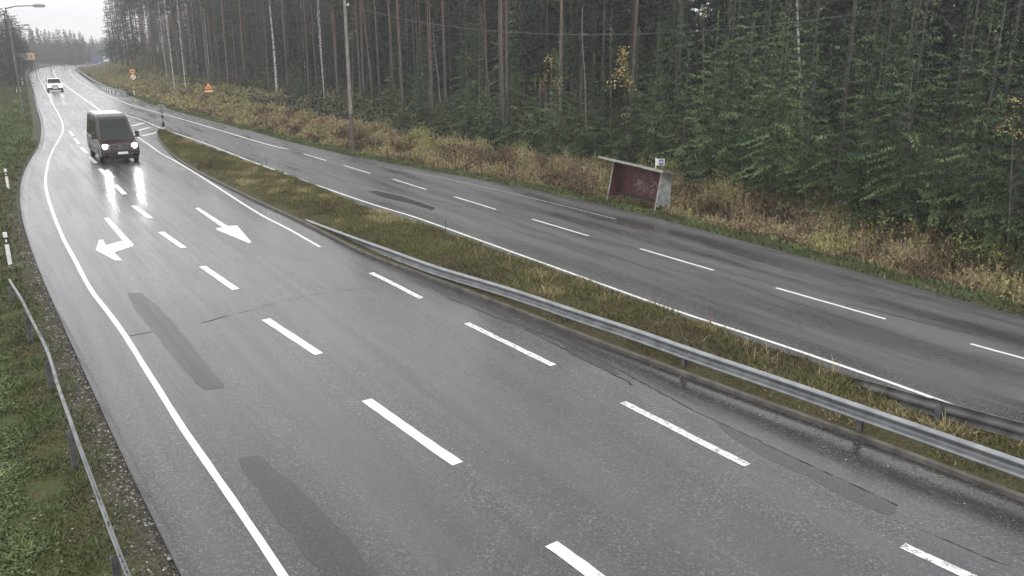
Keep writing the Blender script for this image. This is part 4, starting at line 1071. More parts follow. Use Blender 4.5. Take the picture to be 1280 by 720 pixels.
def van():
    c = (G(128.5, 206) + G(177, 203)) / 2
    q = G(126, 211) * .5 + G(112, 196) * .5
    d = (G(156, 243) - G(109, 192)); ang = math.atan2(d.y, d.x) + math.pi / 2
    r = empty('van', Vector((c.x, c.y, float(base(c.y)))), ang + R(2)); r.scale = (1.0, 1.0, 1.05)
    paint_ = simple('dark_van_paint', (.034, .021, .019), .30, .2, .06, 1.5); paint_.node_tree.nodes['Principled BSDF'].inputs['Coat Weight'].default_value = 0.15
    L = 5.4; W = 2.0; y0 = 0.0
    low = [(.10, .35), (.0, .55), (.02, .85), (.12, 1.02), (.95, 1.20), (L, 1.22), (L + .02, .45), (L - .1, .32)]
    mb = carbody(low, None, W, W); mb.build('body', paint_, r, bevel=.09, seg=3)
    up = [(.85, 1.17), (L, 1.19), (L - .08, 2.25), (L - .2, 2.42), (2.15, 2.45), (1.72, 2.32)]
    g, f = greenhouse(up, W - .03, W - .42, 1.17, 2.45); g.build('cab_and_roof', paint_, r, bevel=.08, seg=3)
    wet = simple('wet_roof_paint', (.05, .04, .04), .10, .2, .03, 1.5); wet.node_tree.nodes['Principled BSDF'].inputs['Coat Weight'].default_value = 1.0
    mb = MB(); mb.box((0, 3.75, 2.447), (W - .52, 2.9, .02)); mb.build('roof', wet, r, bevel=.006)
    # windscreen
    def ws(t): return (.85 + (1.72 - .85) * t, 1.17 + (2.32 - 1.17) * t)
    mb = MB(); P = []
    for t, sx in ((.06, -1), (.06, 1), (.90, 1), (.90, -1)):
        y, z = ws(t); P.append((sx * (f(z) - .13), y - .012, z + .010))
    panel(mb, P, .012); 
    mb.build('windscreen', M['glass'], r)
    # side glazing and rear panel windows
    for sx in (-1, 1):
        for (ya, yb, nm) in ((1.35, 2.25, 'door_window'), (2.40, 3.7, 'side_window'), (3.85, 5.1, 'rear_side_window')):
            za, zb = 1.32, 2.12; lean = .55 if nm == 'door_window' else 0
            P = [(sx * (f(za) + .002), ya, za), (sx * (f(za) + .002), yb, za), (sx * (f(zb) + .002), yb, zb), (sx * (f(zb) + .002), ya + lean, zb)]
            if sx < 0: P = P[::-1]
            mb = MB(); panel(mb, P, .006); mb.build(nm, M['glass'], r)
        # mirrors
        mb = MB(); mb.box((sx * (W / 2 + .14), 1.12, 1.42), (.20, .14, .34)); mb.box((sx * (W / 2 + .02), 1.16, 1.30), (.16, .06, .06)); mb.build('side_mirror', M['black'], r, bevel=.03)
        # headlamps
        mb = MB(); mb.tube([(sx * (W / 2 - .23), .10, .93), (sx * (W / 2 - .23), -.02, .90)], [.13, .10], 16); h = mb.build('headlight', M['headlight'], r)
        mb = MB(); mb.box((sx * (W / 2 - .20), .03, .50), (.20, .06, .09)); mb.build('fog_lamp', M['glass'], r, bevel=.02)
        mb = MB(); mb.box((sx * (W / 2 + .004), 3.2, .62), (.012, 2.2, .10)); mb.build('side_trim', M['black'], r)
    mb = MB(); mb.prism([(-.50, .70), (.50, .70), (.56, .98), (-.56, .98)], -.035, .05, 'y'); gr = mb.build('grille', M['black'], r, bevel=.02)
    mb = MB(); 
    for z in (.75, .82, .89): mb.box((0, -.04, z), (.9, .012, .02))
    mb.build('grille_bar', M['rim'], gr)
    mb = MB(); pts = [(.11 * math.cos(a), -.05, .85 + .11 * math.sin(a)) for a in [k * math.pi / 12 for k in range(25)]]; mb.tube(pts, .012, 6, False)
    for a in (90, 210, 330): mb.tube([(0, -.05, .85), (.11 * math.cos(R(a)), -.05, .85 + .11 * math.sin(R(a)))], [.016, .006], 6)
    mb.build('emblem', M['rim'], gr)
    mb = MB(); mb.box((0, .015, .46), (1.3, .07, .16)); mb.build('lower_grille', M['black'], r, bevel=.02)
    mb = MB(); mb.box((.10, -.035, .57), (.52, .02, .12)); mb.build('number_plate', M['white'], r)
    mb = MB(); mb.box((0, 2.6, .32), (1.7, 4.9, .2)); mb.build('underbody', M['black'], r)
    for sx in (-1, 1):
        for y in (.98, 4.35):
            mb = MB(); mb.tube([(sx * (W / 2 - .12), y, .40), (sx * (W / 2 + .004), y, .40)], .42, 24); mb.build('wheel_arch', M['black'], r)
            wheel(r, sx * (W / 2 - .10), y, .35, .24)
    for sx in (-.45, .35):
        mb = MB(); mb.tube([(sx, .93, 1.28), (sx + .5, 1.03, 1.40)], .012, 5); mb.build('wiper', M['black'], r)
    tag(r, 'dark van with lit headlamps driving towards us on the wet left carriageway', 'van')
van()

def car():
    a, b = G(60.5, 114), G(79.5, 116); c = (a + b) / 2; d = G(84, 136) - G(64, 103)
    ang = math.atan2((G(96, 138) - G(70, 112)).y, (G(96, 138) - G(70, 112)).x) + math.pi / 2
    r = empty('car', Vector((c.x, c.y, float(base(c.y)))), ang); r.scale = (1.08, 1.08, 1.12)
    wp = simple('white_car_paint', (.78, .78, .77), .25, 0, .02); wp.node_tree.nodes['Principled BSDF'].inputs['Coat Weight'].default_value = .8
    W = 1.82; L = 4.4
    low = [(.08, .28), (-.02, .45), (.04, .74), (.25, .86), (1.15, 1.0), (L - .1, 1.02), (L, .5), (L - .1, .28)]
    carbody(low, None, W, W).build('body', wp, r, bevel=.09, seg=3)
    up = [(1.0, .97), (L - .15, 1.0), (L - .5, 1.50), (2.1, 1.56), (1.85, 1.50)]
    g, f = greenhouse(up, W - .04, W - .42, .97, 1.56); g.build('cabin', wp, r, bevel=.06, seg=3)
    P = []
    for t, sx in ((.1, -1), (.1, 1), (.92, 1), (.92, -1)):
        y, z = 1.0 + .85 * t, .97 + .53 * t; P.append((sx * (f(z) - .09), y - .012, z + .012))
    mb = MB(); panel(mb, P, .012); mb.build('windscreen', M['glass'], r)
    for sx in (-1, 1):
        P = [(sx * (f(1.04) + .002), 1.45, 1.04), (sx * (f(1.04) + .002), 3.9, 1.04), (sx * (f(1.44) + .002), 3.5, 1.44), (sx * (f(1.44) + .002), 2.05, 1.44)]
        mb = MB(); panel(mb, P if sx > 0 else P[::-1], .006); mb.build('side_window', M['glass'], r)
        mb = MB(); mb.box((sx * (W / 2 + .10), 1.35, 1.06), (.2, .12, .14)); mb.build('side_mirror', wp, r, bevel=.02)
        mb = MB(); mb.box((sx * (W / 2 - .25), .02, .70), (.34, .14, .13)); mb.build('headlight', M['headlight_dim'], r, bevel=.03)
        for y in (.85, 3.5):
            mb = MB(); mb.tube([(sx * (W / 2 - .1), y, .33), (sx * (W / 2 + .004), y, .33)], .36, 20); mb.build('wheel_arch', M['black'], r)
            wheel(r, sx * (W / 2 - .10), y, .32, .2)
    mb = MB(); mb.box((0, -.03, .74), (.82, .06, .11)); mb.build('grille', M['black'], r, bevel=.03)
    mb = MB(); mb.box((0, -.02, .38), (1.66, .10, .30)); mb.build('lower_bumper', simple('dark_bumper', (.05, .05, .055), .4), r, bevel=.05)
    mb = MB(); mb.box((0, -.08, .44), (.5, .02, .11)); mb.build('number_plate', M['white'], r)
    tag(r, 'small white car approaching far behind the dark van', 'car')
car()

def lorry():
    c = G(121.5, 79.3); r = empty('lorry', Vector((c.x, c.y, float(base(c.y)))), 0)
    s = c.y / 1060 * 1.08
    d = RAY(100, 70, 1).normalized(); r.rotation_euler = (0, 0, facing(c, R(12)))
    blue = simple('blue_tarpaulin', (.05, .09, .30), .55, 0, .15, .6)
    wc = simple('white_cab_paint', (.72, .72, .70), .35, 0, .03)
    mb = MB(); mb.box((0, 0, 2.2), (5.0, 2.5, 2.5)); b = mb.build('load_body', blue, r, bevel=.05)
    mb = MB(); mb.box((0, 0, 3.55), (5.06, 2.52, .16)); [mb.box((x, -1.27, 2.2), (.10, .04, 2.5)) for x in (-2.4, -1.2, 0, 1.2, 2.4)]; mb.build('frame', simple('dark_blue_frame', (.02, .03, .09), .5), r)
    up = [(-1.2, .9), (-1.2, 3.4), (1.2, 3.4), (1.2, .9)]
    mb = MB(); mb.prism([(3.1, .9), (5.5, .9), (5.65, 2.2), (5.35, 3.4), (3.1, 3.6)], -1.22, 1.22, 'y'); mb.build('cab', wc, r, bevel=.08)
    mb = MB(); mb.box((4.5, -1.235, 2.55), (1.3, .03, .8)); mb.build('side_window', M['glass'], r)
    mb = MB(); mb.prism([(3.1, 3.62), (5.0, 3.5), (4.0, 4.3), (3.1, 4.4)], -1.1, 1.1, 'y'); mb.build('air_deflector', simple('dark_deflector', (.04, .045, .08), .5), r)
    mb = MB(); mb.box((1.2, 0, .8), (8.4, .9, .25)); mb.build('chassis', M['black'], r)
    for x in (-1.9, -.7, 4.4):
        mb = MB(); mb.tube([(x, -1.25, .5), (x, 1.25, .5)], .5, 18); mb.build('wheel', M['rubber'], r)
    tag(r, 'blue bodied lorry with a white cab at the far end of the bend', 'lorry')
lorry()
# ------------------------------------------------------------------ trees
class QM:
    """quad soup with tint"""
    def __init__(s): s.v = []; s.t = []
    def leaf(s, p, d, l, w, up, t):
        """pointed needle spray from p along d"""
        side = d.cross(up)
        if side.length < 1e-4: side = Vector((1, 0, 0))
        side = side.normalized() * w
        m = p + d * l * .45
        s.v += [p, m + side, p + d * l, m - side]; s.t += [t] * 4
    def arr(s): return np.array([tuple(v) for v in s.v], np.float32), np.array(s.t, np.float32)

def spruce_crown(H, Rr, seed, bottom=.25, gap=.30, k=6, tw=.13, wd=.035, tl=.36, bare=0.0, dens=1.0, ragged=.22):
    """every branch is placed for itself: spiral with jitter, drooping, with hanging sprays"""
    rr = random.Random(seed); q = QM(); N = int((H - bottom) / gap * k); UP = Vector((0, 0, 1))
    lumps = [(rr.uniform(0, 6.28), rr.uniform(bottom, H), rr.uniform(.5, 1.25)) for _ in range(14)]
    for b in range(N):
        f = ((b + rr.random()) / N) ** .9
        z = H - .12 - (H - bottom - .12) * f
        a = b * 2.399 + rr.uniform(-.5, .5)
        L = (Rr * f ** .78 + .10) * rr.uniform(1 - ragged * 1.8, 1 + ragged * .6)
        for (la, lz, lk) in lumps:
            if abs(((a - la + 3.14) % 6.28) - 3.14) < .6 and abs(z - lz) < H * .07: L *= lk
        if bare and rr.random() < .12: continue
        d0 = Vector((math.cos(a), math.sin(a), 0)); sd = Vector((-d0.y, d0.x, 0))
        rise = .75 * (1 - f) ** 1.2 - .10 + rr.uniform(-.16, .16); droop = (.25 + .35 * f) * rr.uniform(.6, 1.3); tipup = rr.uniform(.0, .25)
        bt = rr.gauss(0, .12); n = max(3, int(L / tw)); bend = rr.uniform(-.25, .25)
        for i in range(n + 1):
            t = (i + .3) / (n + .3)
            if t < .10: continue
            p = (d0 + sd * bend * t * .5) * (L * t) + Vector((0, 0, z + L * (rise * t - droop * t * t + tipup * t ** 4)))
            dz = rise - 2 * droop * t + 4 * tipup * t ** 3
            d = (d0 + sd * bend * t + Vector((0, 0, dz))).normalized()
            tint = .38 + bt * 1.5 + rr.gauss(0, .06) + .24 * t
            l2 = tl * (min(L, 2.5) ** .35) * (1.15 - .7 * t) * rr.uniform(.6, 1.2)
            if i == n: q.leaf(p, d, l2 * .9, wd, UP, tint + .1); continue
            for sg in (-1, 1):
                if rr.random() > dens * .94: continue
                dd = (d * rr.uniform(.4, .8) + sd * sg * rr.uniform(.5, 1.0) + Vector((0, 0, rr.uniform(-.75, .12)))).normalized()
                q.leaf(p, dd, l2, wd, UP, tint)
                if l2 > .2:
                    for s3 in (-1, 1, -1, 1):
                        p3 = p + dd * l2 * rr.uniform(.25, .65)
                        d3 = (dd * .6 + (d if s3 > 0 else -d) * .45 + Vector((0, 0, rr.uniform(-.7, .15)))).normalized()
                        q.leaf(p3, d3, l2 * .55, wd * .9, UP if rr.random() < .6 else sd, tint + .05)
            if rr.random() < .6: q.leaf(p, (d * .4 + Vector((0, 0, -.8))).normalized(), l2 * .7, wd * 1.1, sd, tint - .08)
    for i in range(8): q.leaf(Vector((0, 0, H - .6 + i * .09)), Vector((rr.uniform(-.3, .3), rr.uniform(-.3, .3), 1)).normalized(), .25, .03, Vector((1, 0, 0)), .6)
    return q.arr()
def quads_mesh(name, A, m):
    V, T = A; me_o = np_mesh(name, V, np.arange(len(V)).reshape(-1, 4), m, T)
    me = me_o.data; bpy.data.objects.remove(me_o); return me
def trunk_mesh(name, H, r0, r1, m, lean=.02, seed=0, stubs=0, stublen=.6, branches=None):
    rr = random.Random(seed); mb = MB(); n = 9
    pts = [(math.sin(i * .9 + seed) * lean * H * i / n * .5, math.cos(i * .7 + seed) * lean * H * i / n * .4, H * i / n - .25) for i in range(n + 1)]
    mb.tube(pts, [r0 * 1.25] + [r0 + (r1 - r0) * (i / n) for i in range(1, n + 1)], 9)
    for i in range(stubs):
        z = rr.uniform(.12, .8) * H; a = rr.uniform(0, 6.28); l = stublen * rr.uniform(.3, 1); u = (z + .25) / H * n
        k = min(int(u), n - 1); fr = u - k; px = pts[k][0] + (pts[k + 1][0] - pts[k][0]) * fr; py = pts[k][1] + (pts[k + 1][1] - pts[k][1]) * fr
        mb.tube([(px, py, z), (px + math.cos(a) * l * .6, py + math.sin(a) * l * .6, z - l * .05), (px + math.cos(a) * l, py + math.sin(a) * l, z - l * .22)], [.018, .012, .005], 4, False)
    o = mb.build(name, m, smooth=True); me = o.data; bpy.data.objects.remove(o); return me, pts

def pine_crown(H, z0, seed):
    rr = random.Random(seed); q = QM(); 
    z = z0
    while z < H:
        f = (z - z0) / (H - z0); L = (2.3 * (1 - f) ** .6 * (.5 + 1.2 * min(f * 3, 1)) + .3)
        for j in range(4):
            a = rr.uniform(0, 6.28); l = L * rr.uniform(.5, 1.0); d0 = Vector((math.cos(a), math.sin(a), 0))
            q.leaf(Vector((0, 0, z)), (d0 + Vector((0, 0, .25))).normalized(), l, .02, Vector((0, 0, 1)), .1)
            for c in range(7):
                t = rr.uniform(.45, 1.05); p = d0 * l * t + Vector((rr.gauss(0, .16), rr.gauss(0, .16), z + l * .25 * t + rr.gauss(0, .1)))
                b = rr.uniform(.3, .7)
                for w in range(13):
                    d = Vector((rr.gauss(0, 1), rr.gauss(0, 1), rr.gauss(.45, .8))).normalized()
                    q.leaf(p, d, rr.uniform(.14, .26), .028, Vector((0, 0, 1)) if abs(d.z) < .9 else Vector((1, 0, 0)), b + rr.gauss(0, .12))
        z += .42 * rr.uniform(.7, 1.3)
    return q.arr()
def bare_crown(H, z0, seed, Lmax=2.2, n=46, leafs=0):
    """thin bare branches as slender tubes flattened to quads; optional leaves"""
    rr = random.Random(seed); q = QM(); lv = QM()
    for i in range(n):
        f = i / n; z = z0 + (H - z0) * f; a = rr.uniform(0, 6.28); L = Lmax * (1 - f * .75) * rr.uniform(.5, 1.0)
        p = Vector((0, 0, z)); d = Vector((math.cos(a), math.sin(a), rr.uniform(.5, 1.1))).normalized(); seg = 5
        for s_ in range(seg):
            q.leaf(p, d, L / seg * 1.9, .016 * (1 - s_ / seg) + .006, Vector((0, 0, 1)), .5); q.leaf(p, d, L / seg * 1.9, .016 * (1 - s_ / seg) + .006, Vector((math.sin(a), -math.cos(a), 0)), .5)
            p = p + d * L / seg; d = (d + Vector((rr.gauss(0, .16), rr.gauss(0, .16), -.02))).normalized()
            for t in range(3):
                dd = (d + Vector((rr.gauss(0, .6), rr.gauss(0, .6), rr.gauss(0, .35)))).normalized()
                q.leaf(p, dd, rr.uniform(.25, .6), .007, Vector((0, 0, 1)), .5)
                for u in range(leafs):
                    pp = p + dd * rr.uniform(.05, .5); d2 = Vector((rr.gauss(0, 1), rr.gauss(0, 1), rr.gauss(-.3, .7))).normalized()
                    lv.leaf(pp, d2, rr.uniform(.06, .11), .03, Vector((0, 0, 1)) if abs(d2.z) < .9 else Vector((1, 0, 0)), rr.uniform(0, 1))
    return q.arr(), (lv.arr() if leafs else None)

protos = {}
def make_proto(kind, variants):
    protos[kind] = variants
SPR = []
for i, (H, Rr) in enumerate(((10, 1.9), (9, 1.6), (11, 2.0), (7, 1.6), (5, 1.3))):
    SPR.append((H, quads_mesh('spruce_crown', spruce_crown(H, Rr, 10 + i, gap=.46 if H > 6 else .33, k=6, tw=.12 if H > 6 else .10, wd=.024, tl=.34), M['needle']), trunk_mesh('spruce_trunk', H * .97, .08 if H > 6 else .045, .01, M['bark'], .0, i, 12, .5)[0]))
TALL = []
for i, (H, Rr, bt) in enumerate(((17, 2.2, 2.5), (19, 2.4, 4.5), (15, 1.9, 1.6))):
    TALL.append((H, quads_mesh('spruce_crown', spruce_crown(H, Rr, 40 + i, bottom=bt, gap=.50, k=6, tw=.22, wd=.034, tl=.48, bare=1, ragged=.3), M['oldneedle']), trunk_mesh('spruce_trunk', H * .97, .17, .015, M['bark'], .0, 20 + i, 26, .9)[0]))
PIN = []
for i, H in enumerate((18, 20, 17)):
    tm, pts = trunk_mesh('pine_trunk', H, .14, .06, M['pinebark'], .010, 30 + i, 34, .9); PIN.append((H, quads_mesh('pine_crown', pine_crown(H + .5, H * .60, 60 + i), M['pineneedle']), tm))
BIR = []
for i, H in enumerate((17, 15)):
    tm, pts = trunk_mesh('birch_trunk', H, .125, .03, M['birchbark'], .012, 50 + i, 8, .4); BIR.append((H, quads_mesh('birch_crown', bare_crown(H, H * .42, 70 + i, 2.4, 60)[0], M['twig']), tm))
SNAG = []
for i, H in enumerate((11, 9)):
    tm, pts = trunk_mesh('dead_trunk', H, .07, .012, simple('grey_dead_bark', (.24, .225, .21), .85, 0, .2, 3), .02, 80 + i, 30, .7); SNAG.append((H, None, tm))

def tree(name, var, x, y, h, label, cat, group=None, rz=None, wid=1.0, lean=0.0, leanaz=0.0, z=None):
    H, crown, trunk = var; s = h / H
    r = empty(name, (x, y, TZ(x, y) if z is None else z)); r.rotation_euler = (lean * math.sin(leanaz), lean * math.cos(leanaz), random.uniform(0, 6.28) if rz is None else rz)
    r.scale = (s * wid, s * wid, s)
    for nm, me in (('trunk', trunk), ('crown', crown)):
        if me is None: continue
        o = bpy.data.objects.new(nm, me); COL.objects.link(o); o.parent = r
    tag(r, label, cat, group); return r

EDGE = GP([(135, 87), (150, 92), (200, 108), (260, 120), (345, 129), (420, 141), (490, 152), (560, 170), (640, 187), (700, 200), (760, 212), (840, 223), (920, 241), (1000, 260), (1080, 277), (1160, 294), (1280, 322), (1450, 372), (1650, 440)])
ED = resample(EDGE, 2.0, 3)
def imgx(x, y, z=0):
    # column of a ground point in the survey picture (used only to choose species by stretch of the road)
    f = y * math.cos(PITCH) - (z - CAM_H) * math.sin(PITCH); return 640 + F_PX * x / f
taken = []
def free(x, y, dmin):
    for a, b in taken:
        if (a - x) ** 2 + (b - y) ** 2 < dmin * dmin: return False
    return True

# front row of young spruces, placed one by one: foot px, foot py, top py, variant
front = [(505, 156, 118, 4), (530, 161, 100, 4), (556, 168, 112, 3), (583, 174, 88, 3), (612, 180, 104, 4), (640, 186, 78, 3), (668, 192, 96, 4), (694, 197, 70, 3), (725, 203, 84, 1), (752, 208, 92, 4), (785, 213, 68, 3), (815, 217, 50, 1), (852, 224, 66, 3), (884, 233, 18, 0), (925, 241, 34, 3), (962, 250, -8, 2), (1003, 261, 60, 1), (1042, 268, -20, 0), (1078, 278, 45, 1), (1122, 286, -40, 2), (1170, 296, 8, 0), (1210, 304, -50, 1), (1252, 315, 20, 2), (1300, 328, -70, 0), (1360, 348, -60, 2)]
flabels = ['lowest young spruce at the left end of the dense spruce edge', 'young spruce second from the left end of the dense spruce edge']
for i, (fx, fy, ty, v) in enumerate(front):
    g = G(fx, fy, .1); g = Vector((g.x, g.y, TZ(g.x, g.y)))
    h = max(2.2, RAY(fx, ty, g.y).z - g.z); taken.append((g.x, g.y))
    if fx < 745: lab, grp = 'young green spruce in the front row of the forest left of the bus shelter', 'front row spruces left of the bus shelter'
    elif fx < 860: lab, grp = 'young green spruce in the front row right behind the bus shelter', 'front row spruces behind the bus shelter'
    else: lab, grp = 'full branched spruce in the front row of the forest right of the bus shelter', 'front row spruces right of the bus shelter'
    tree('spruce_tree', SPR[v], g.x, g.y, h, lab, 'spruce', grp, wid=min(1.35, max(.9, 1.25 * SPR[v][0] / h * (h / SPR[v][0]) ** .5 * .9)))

# individually recognisable trunks: kind, foot px, foot py, top px, label
def placed(kind, var, fx, fy, tx, label, name, cat, depth=0.0, thick=1.0, group=None, ty=0.0, toph=None):
    g = G(fx, fy, 0); k = 1 + depth / g.length; x, y = g.x * k, g.y * k; z = TZ(x, y)
    H = var[0]; h = toph or H
    # lean so that it passes the top column at the frame's top
    zt = RAY(tx, ty, y).z - z; lx = RAY(tx, ty, y).x - x
    lean = math.atan2(lx, max(zt, 1)) - math.atan2(RAY(fx + (620 - fx) * -.0 , ty, y).x - x, max(zt, 1)) * 0
    r = tree(name, var, x, y, h, label, cat, group, lean=0, wid=thick, z=z)
    r.rotation_euler = (0, math.atan2(lx, zt), 0)
    if random.random() < .0: pass
    taken.append((x, y)); return r
placed('b', BIR[0], 347, 127, 337.5, 'thick white birch trunk with dark marks at the left of the utility pole', 'birch_tree', 'birch', thick=1.15)
placed('b', BIR[1], 405, 119, 396, 'white birch trunk between the thick birch and the utility pole', 'birch_tree', 'birch', depth=3)
placed('b', BIR[0], 219, 118, 205, 'pale birch trunk behind the roadside bushes left of the warning sign', 'birch_tree', 'birch', thick=.7)
placed('b', BIR[1], 233, 121, 221, 'thin pale birch between the pale birch and the warning sign', 'birch_tree', 'birch', thick=.6)
placed('p', PIN[0], 493, 141, 485, 'straight grey pine trunk right of the utility pole', 'pine_tree', 'pine')
placed('p', PIN[1], 467, 138, 453, 'leaning slim pine trunk between the utility pole and the straight pine', 'pine_tree', 'pine', thick=.7)
placed('p', PIN[2], 452, 136, 444, 'thin pine trunk just right of the utility pole', 'pine_tree', 'pine', thick=.75)
placed('p', PIN[2], 423, 131, 413, 'thin brown pine trunk just left of the utility pole', 'pine_tree', 'pine', thick=.6)
placed('p', PIN[0], 397, 122, 388, 'slender pine left of the white birch near the utility pole', 'pine_tree', 'pine', thick=.6)
placed('p', PIN[1], 337, 124, 328, 'slender pine just left of the thick white birch', 'pine_tree', 'pine', thick=.6)
placed('p', PIN[0], 520, 120, 514, 'pine trunk above the first young spruces of the edge', 'pine_tree', 'pine', depth=4, thick=.9)
placed('p', PIN[1], 579, 100, 577, 'reddish pine trunk above the left young spruces', 'pine_tree', 'pine', depth=-6, thick=.8)
placed('p', PIN[2], 608, 130, 600, 'reddish pine trunk among the left young spruces beside a leafy sapling', 'pine_tree', 'pine', depth=5, thick=1.0)
placed('p', PIN[0], 671, 130, 670, 'reddish pine trunk left of the thick red pine', 'pine_tree', 'pine', depth=6, thick=.9)
placed('p', PIN[1], 715, 150, 714, 'thickest reddish pine trunk above the spruces left of the bus shelter', 'pine_tree', 'pine', depth=2, thick=1.25)
placed('p', PIN[2], 739, 130, 738, 'reddish pine trunk just right of the thickest one', 'pine_tree', 'pine', depth=6, thick=1.0)
placed('s', SNAG[0], 733, 186, 728, 'thin pale dead trunk left of the yellow leaved sapling', 'dead_tree', 'dead tree', depth=0, ty=17, toph=RAY(728, 17, G(733, 186).y).z + .3)
placed('s', SNAG[1], 551, 140, 540, 'slanting pale dead stem above the left young spruces', 'dead_tree', 'dead tree', depth=2, ty=20, toph=8.5)
placed('s', SNAG[0], 613, 146, 605, 'slanting pale dead stem between the young spruces', 'dead_tree', 'dead tree', depth=2, ty=40, toph=7.0)
placed('b', BIR[1], 996, 240, 997, 'white birch trunk showing at the top between the right hand spruces', 'birch_tree', 'birch', depth=15, thick=.9)
placed('s', SNAG[1], 1130, 276, 1134, 'bare grey stem at the foot of the right hand spruces', 'dead_tree', 'dead tree', depth=-1.0, ty=200, toph=6)

# saplings with yellow leaves
def sapling(name, fx, fy, top, leafpx, n, label, cat, depth=0, m=None, width=.55, size=.09, green=0, seed=0):
    g = G(fx, fy, 0); k = 1 + depth / g.length; x, y = g.x * k, g.y * k; z = TZ(x, y); rr = random.Random(seed)
    pt = RAY(top[0], top[1], y); h = pt.z - z; lx = pt.x - x
    r = empty(name, (x, y, z))
    mb = MB(); mb.tube([(0, 0, -.1), (lx * .5, 0, h * .5), (lx, 0, h)], [.03, .02, .006], 6)
    for i in range(14):
        zz = rr.uniform(.35, .97) * h; a = rr.uniform(0, 6.28); l = rr.uniform(.2, width)
        mb.tube([(lx * zz / h, 0, zz), (lx * zz / h + math.cos(a) * l, math.sin(a) * l, zz + l * .7)], [.010, .003], 4, False)
    mb.build('trunk', M['wood'], r)
    zt, zb = RAY(top[0], leafpx[0], y).z - z, RAY(top[0], leafpx[1], y).z - z
    q = QM(); cl = [(rr.gauss(0, width * .42), rr.gauss(0, width * .42), rr.random() ** .8) for _ in range(max(5, n // 14))]
    for i in range(n):
        c = rr.choice(cl); t = c[2] + rr.gauss(0, .07); zz = zt + (zb - zt) * min(max(t, 0), 1.15)
        w = .35 + 1.0 * min(t, 1)
        p = Vector((lx * zz / h + c[0] * w + rr.gauss(0, .10), c[1] * w + rr.gauss(0, .1), zz)); d = Vector((rr.gauss(0, 1), rr.gauss(0, 1), rr.gauss(-.2, .6))).normalized()
        q.leaf(p, d, rr.uniform(.7, 1.2) * size, size * .42, Vector((0, 0, 1)) if abs(d.z) < .9 else Vector((1, 0, 0)), min(1, max(0, rr.gauss(.5, .3))))
    me = quads_mesh('sapling_leaves', q.arr(), m or M['yellowleaf']); o = bpy.data.objects.new('foliage', me); COL.objects.link(o); o.parent = r
    tag(r, label, cat); return r
sapling('aspen_sapling', 783, 205, (781, 60), (58, 112), 460, 'slim sapling with a bright yellow crown before the spruces above the shelter', 'sapling', depth=-3, seed=1, width=.55, size=.13)
sapling('birch_sapling', 688, 190, (690, 62), (60, 112), 330, 'sapling with sparse pale yellow leaves above the spruces left of the yellow one', 'sapling', depth=-2, seed=2, width=.7, size=.10)
sapling('birch_sapling', 1262, 320, (1268, 122), (122, 170), 260, 'sapling with small orange leaves at the right picture edge', 'sapling', depth=-1, seed=3, width=.6, size=.07)
sapling('rowan_sapling', 536, 158, (538, 42), (44, 92), 110, 'sapling with sparse reddish leaves high above the left young spruces', 'sapling', depth=-1, seed=4, width=.5, size=.07, m=leafy('rowan_leaves', [(0, (.16, .06, .03)), (.6, (.30, .13, .05)), (1, (.42, .30, .10))]))
sapling('birch_sapling', 599, 172, (599, 6), (8, 36), 46, 'thin sapling with a few orange leaves near the top of the picture', 'sapling', depth=0, seed=5, width=.35, size=.08)
sapling('birch_sapling', 880, 226, (880, 5), (8, 22), 34, 'tall sapling with a small tuft of yellow leaves above the spruces right of the shelter', 'sapling', depth=-2, seed=6, width=.3, size=.09)
sapling('birch_sapling', 441, 160, (441, 10), (12, 45), 60, 'sapling with yellow green leaves directly behind the utility pole top', 'sapling', depth=3, seed=7, width=.4, size=.09)
sapling('birch_sapling', 763, 206, (763, 22), (24, 48), 26, 'thin stem carrying a few pale leaves above the yellow sapling', 'sapling', depth=4, seed=8, width=.25, size=.10, m=simple('pale_leaves', (.5, .5, .45), .6))
# shrubs by the road
def shrub(fx, fy, h, w, n, label, depth=0, m=None, seed=0, size=.10):
    g = G(fx, fy, 0); k = 1 + depth / g.length; x, y = g.x * k, g.y * k; z = TZ(x, y); rr = random.Random(seed)
    r = empty('roadside_shrub', (x, y, z)); mb = MB(); tips = []
    for i in range(12):
        a = rr.uniform(0, 6.28); l = rr.uniform(.2, 1) * w; tip = (math.cos(a) * l, math.sin(a) * l, h * rr.uniform(.6, 1)); tips.append(tip)
        mb.tube([(0, 0, 0), (tip[0] * .4, tip[1] * .4, tip[2] * .6), tip], [.02, .012, .004], 4, False)
    mb.build('stems', M['twig'], r); q = QM()
    for i in range(n):
        t = rr.choice(tips); f = rr.uniform(.35, 1.05); p = Vector(t) * f + Vector((rr.gauss(0, .14), rr.gauss(0, .14), rr.gauss(0, .12))) * w
        d = Vector((rr.gauss(0, 1), rr.gauss(0, 1), rr.gauss(0, .7))).normalized(); q.leaf(p, d, size * rr.uniform(.6, 1.3), size * .35, Vector((0, 0, 1)) if abs(d.z) < .9 else Vector((1, 0, 0)), rr.random())
    me = quads_mesh('shrub_leaves', q.arr(), m or M['bushleaf']); o = bpy.data.objects.new('foliage', me); COL.objects.link(o); o.parent = r
    tag(r, label, 'shrub'); return r
shrub(205, 118, 2.6, 1.7, 420, 'pale leafy shrub at the foot of the pale birch by the bend', seed=1, size=.2)
shrub(229, 122, 1.9, 1.3, 260, 'low olive shrub beside the thin pale birch', seed=2, size=.2)
shrub(284, 126, 1.9, 1.2, 260, 'grey green shrub right behind the warning sign', seed=3, size=.18)
shrub(350, 131, 1.1, .8, 160, 'low shrub at the foot of the thick white birch', seed=4, size=.14)
shrub(408, 138, .9, .8, 160, 'low yellowish shrub left of the utility pole foot', seed=5, size=.13)
gl = leafy('lime_leaves', [(0, (.10, .14, .03)), (1, (.32, .36, .08))])
shrub(1100, 284, 1.5, .5, 110, 'small bright green shrub before the right hand spruces', depth=-2.2, m=gl, seed=6, size=.10)
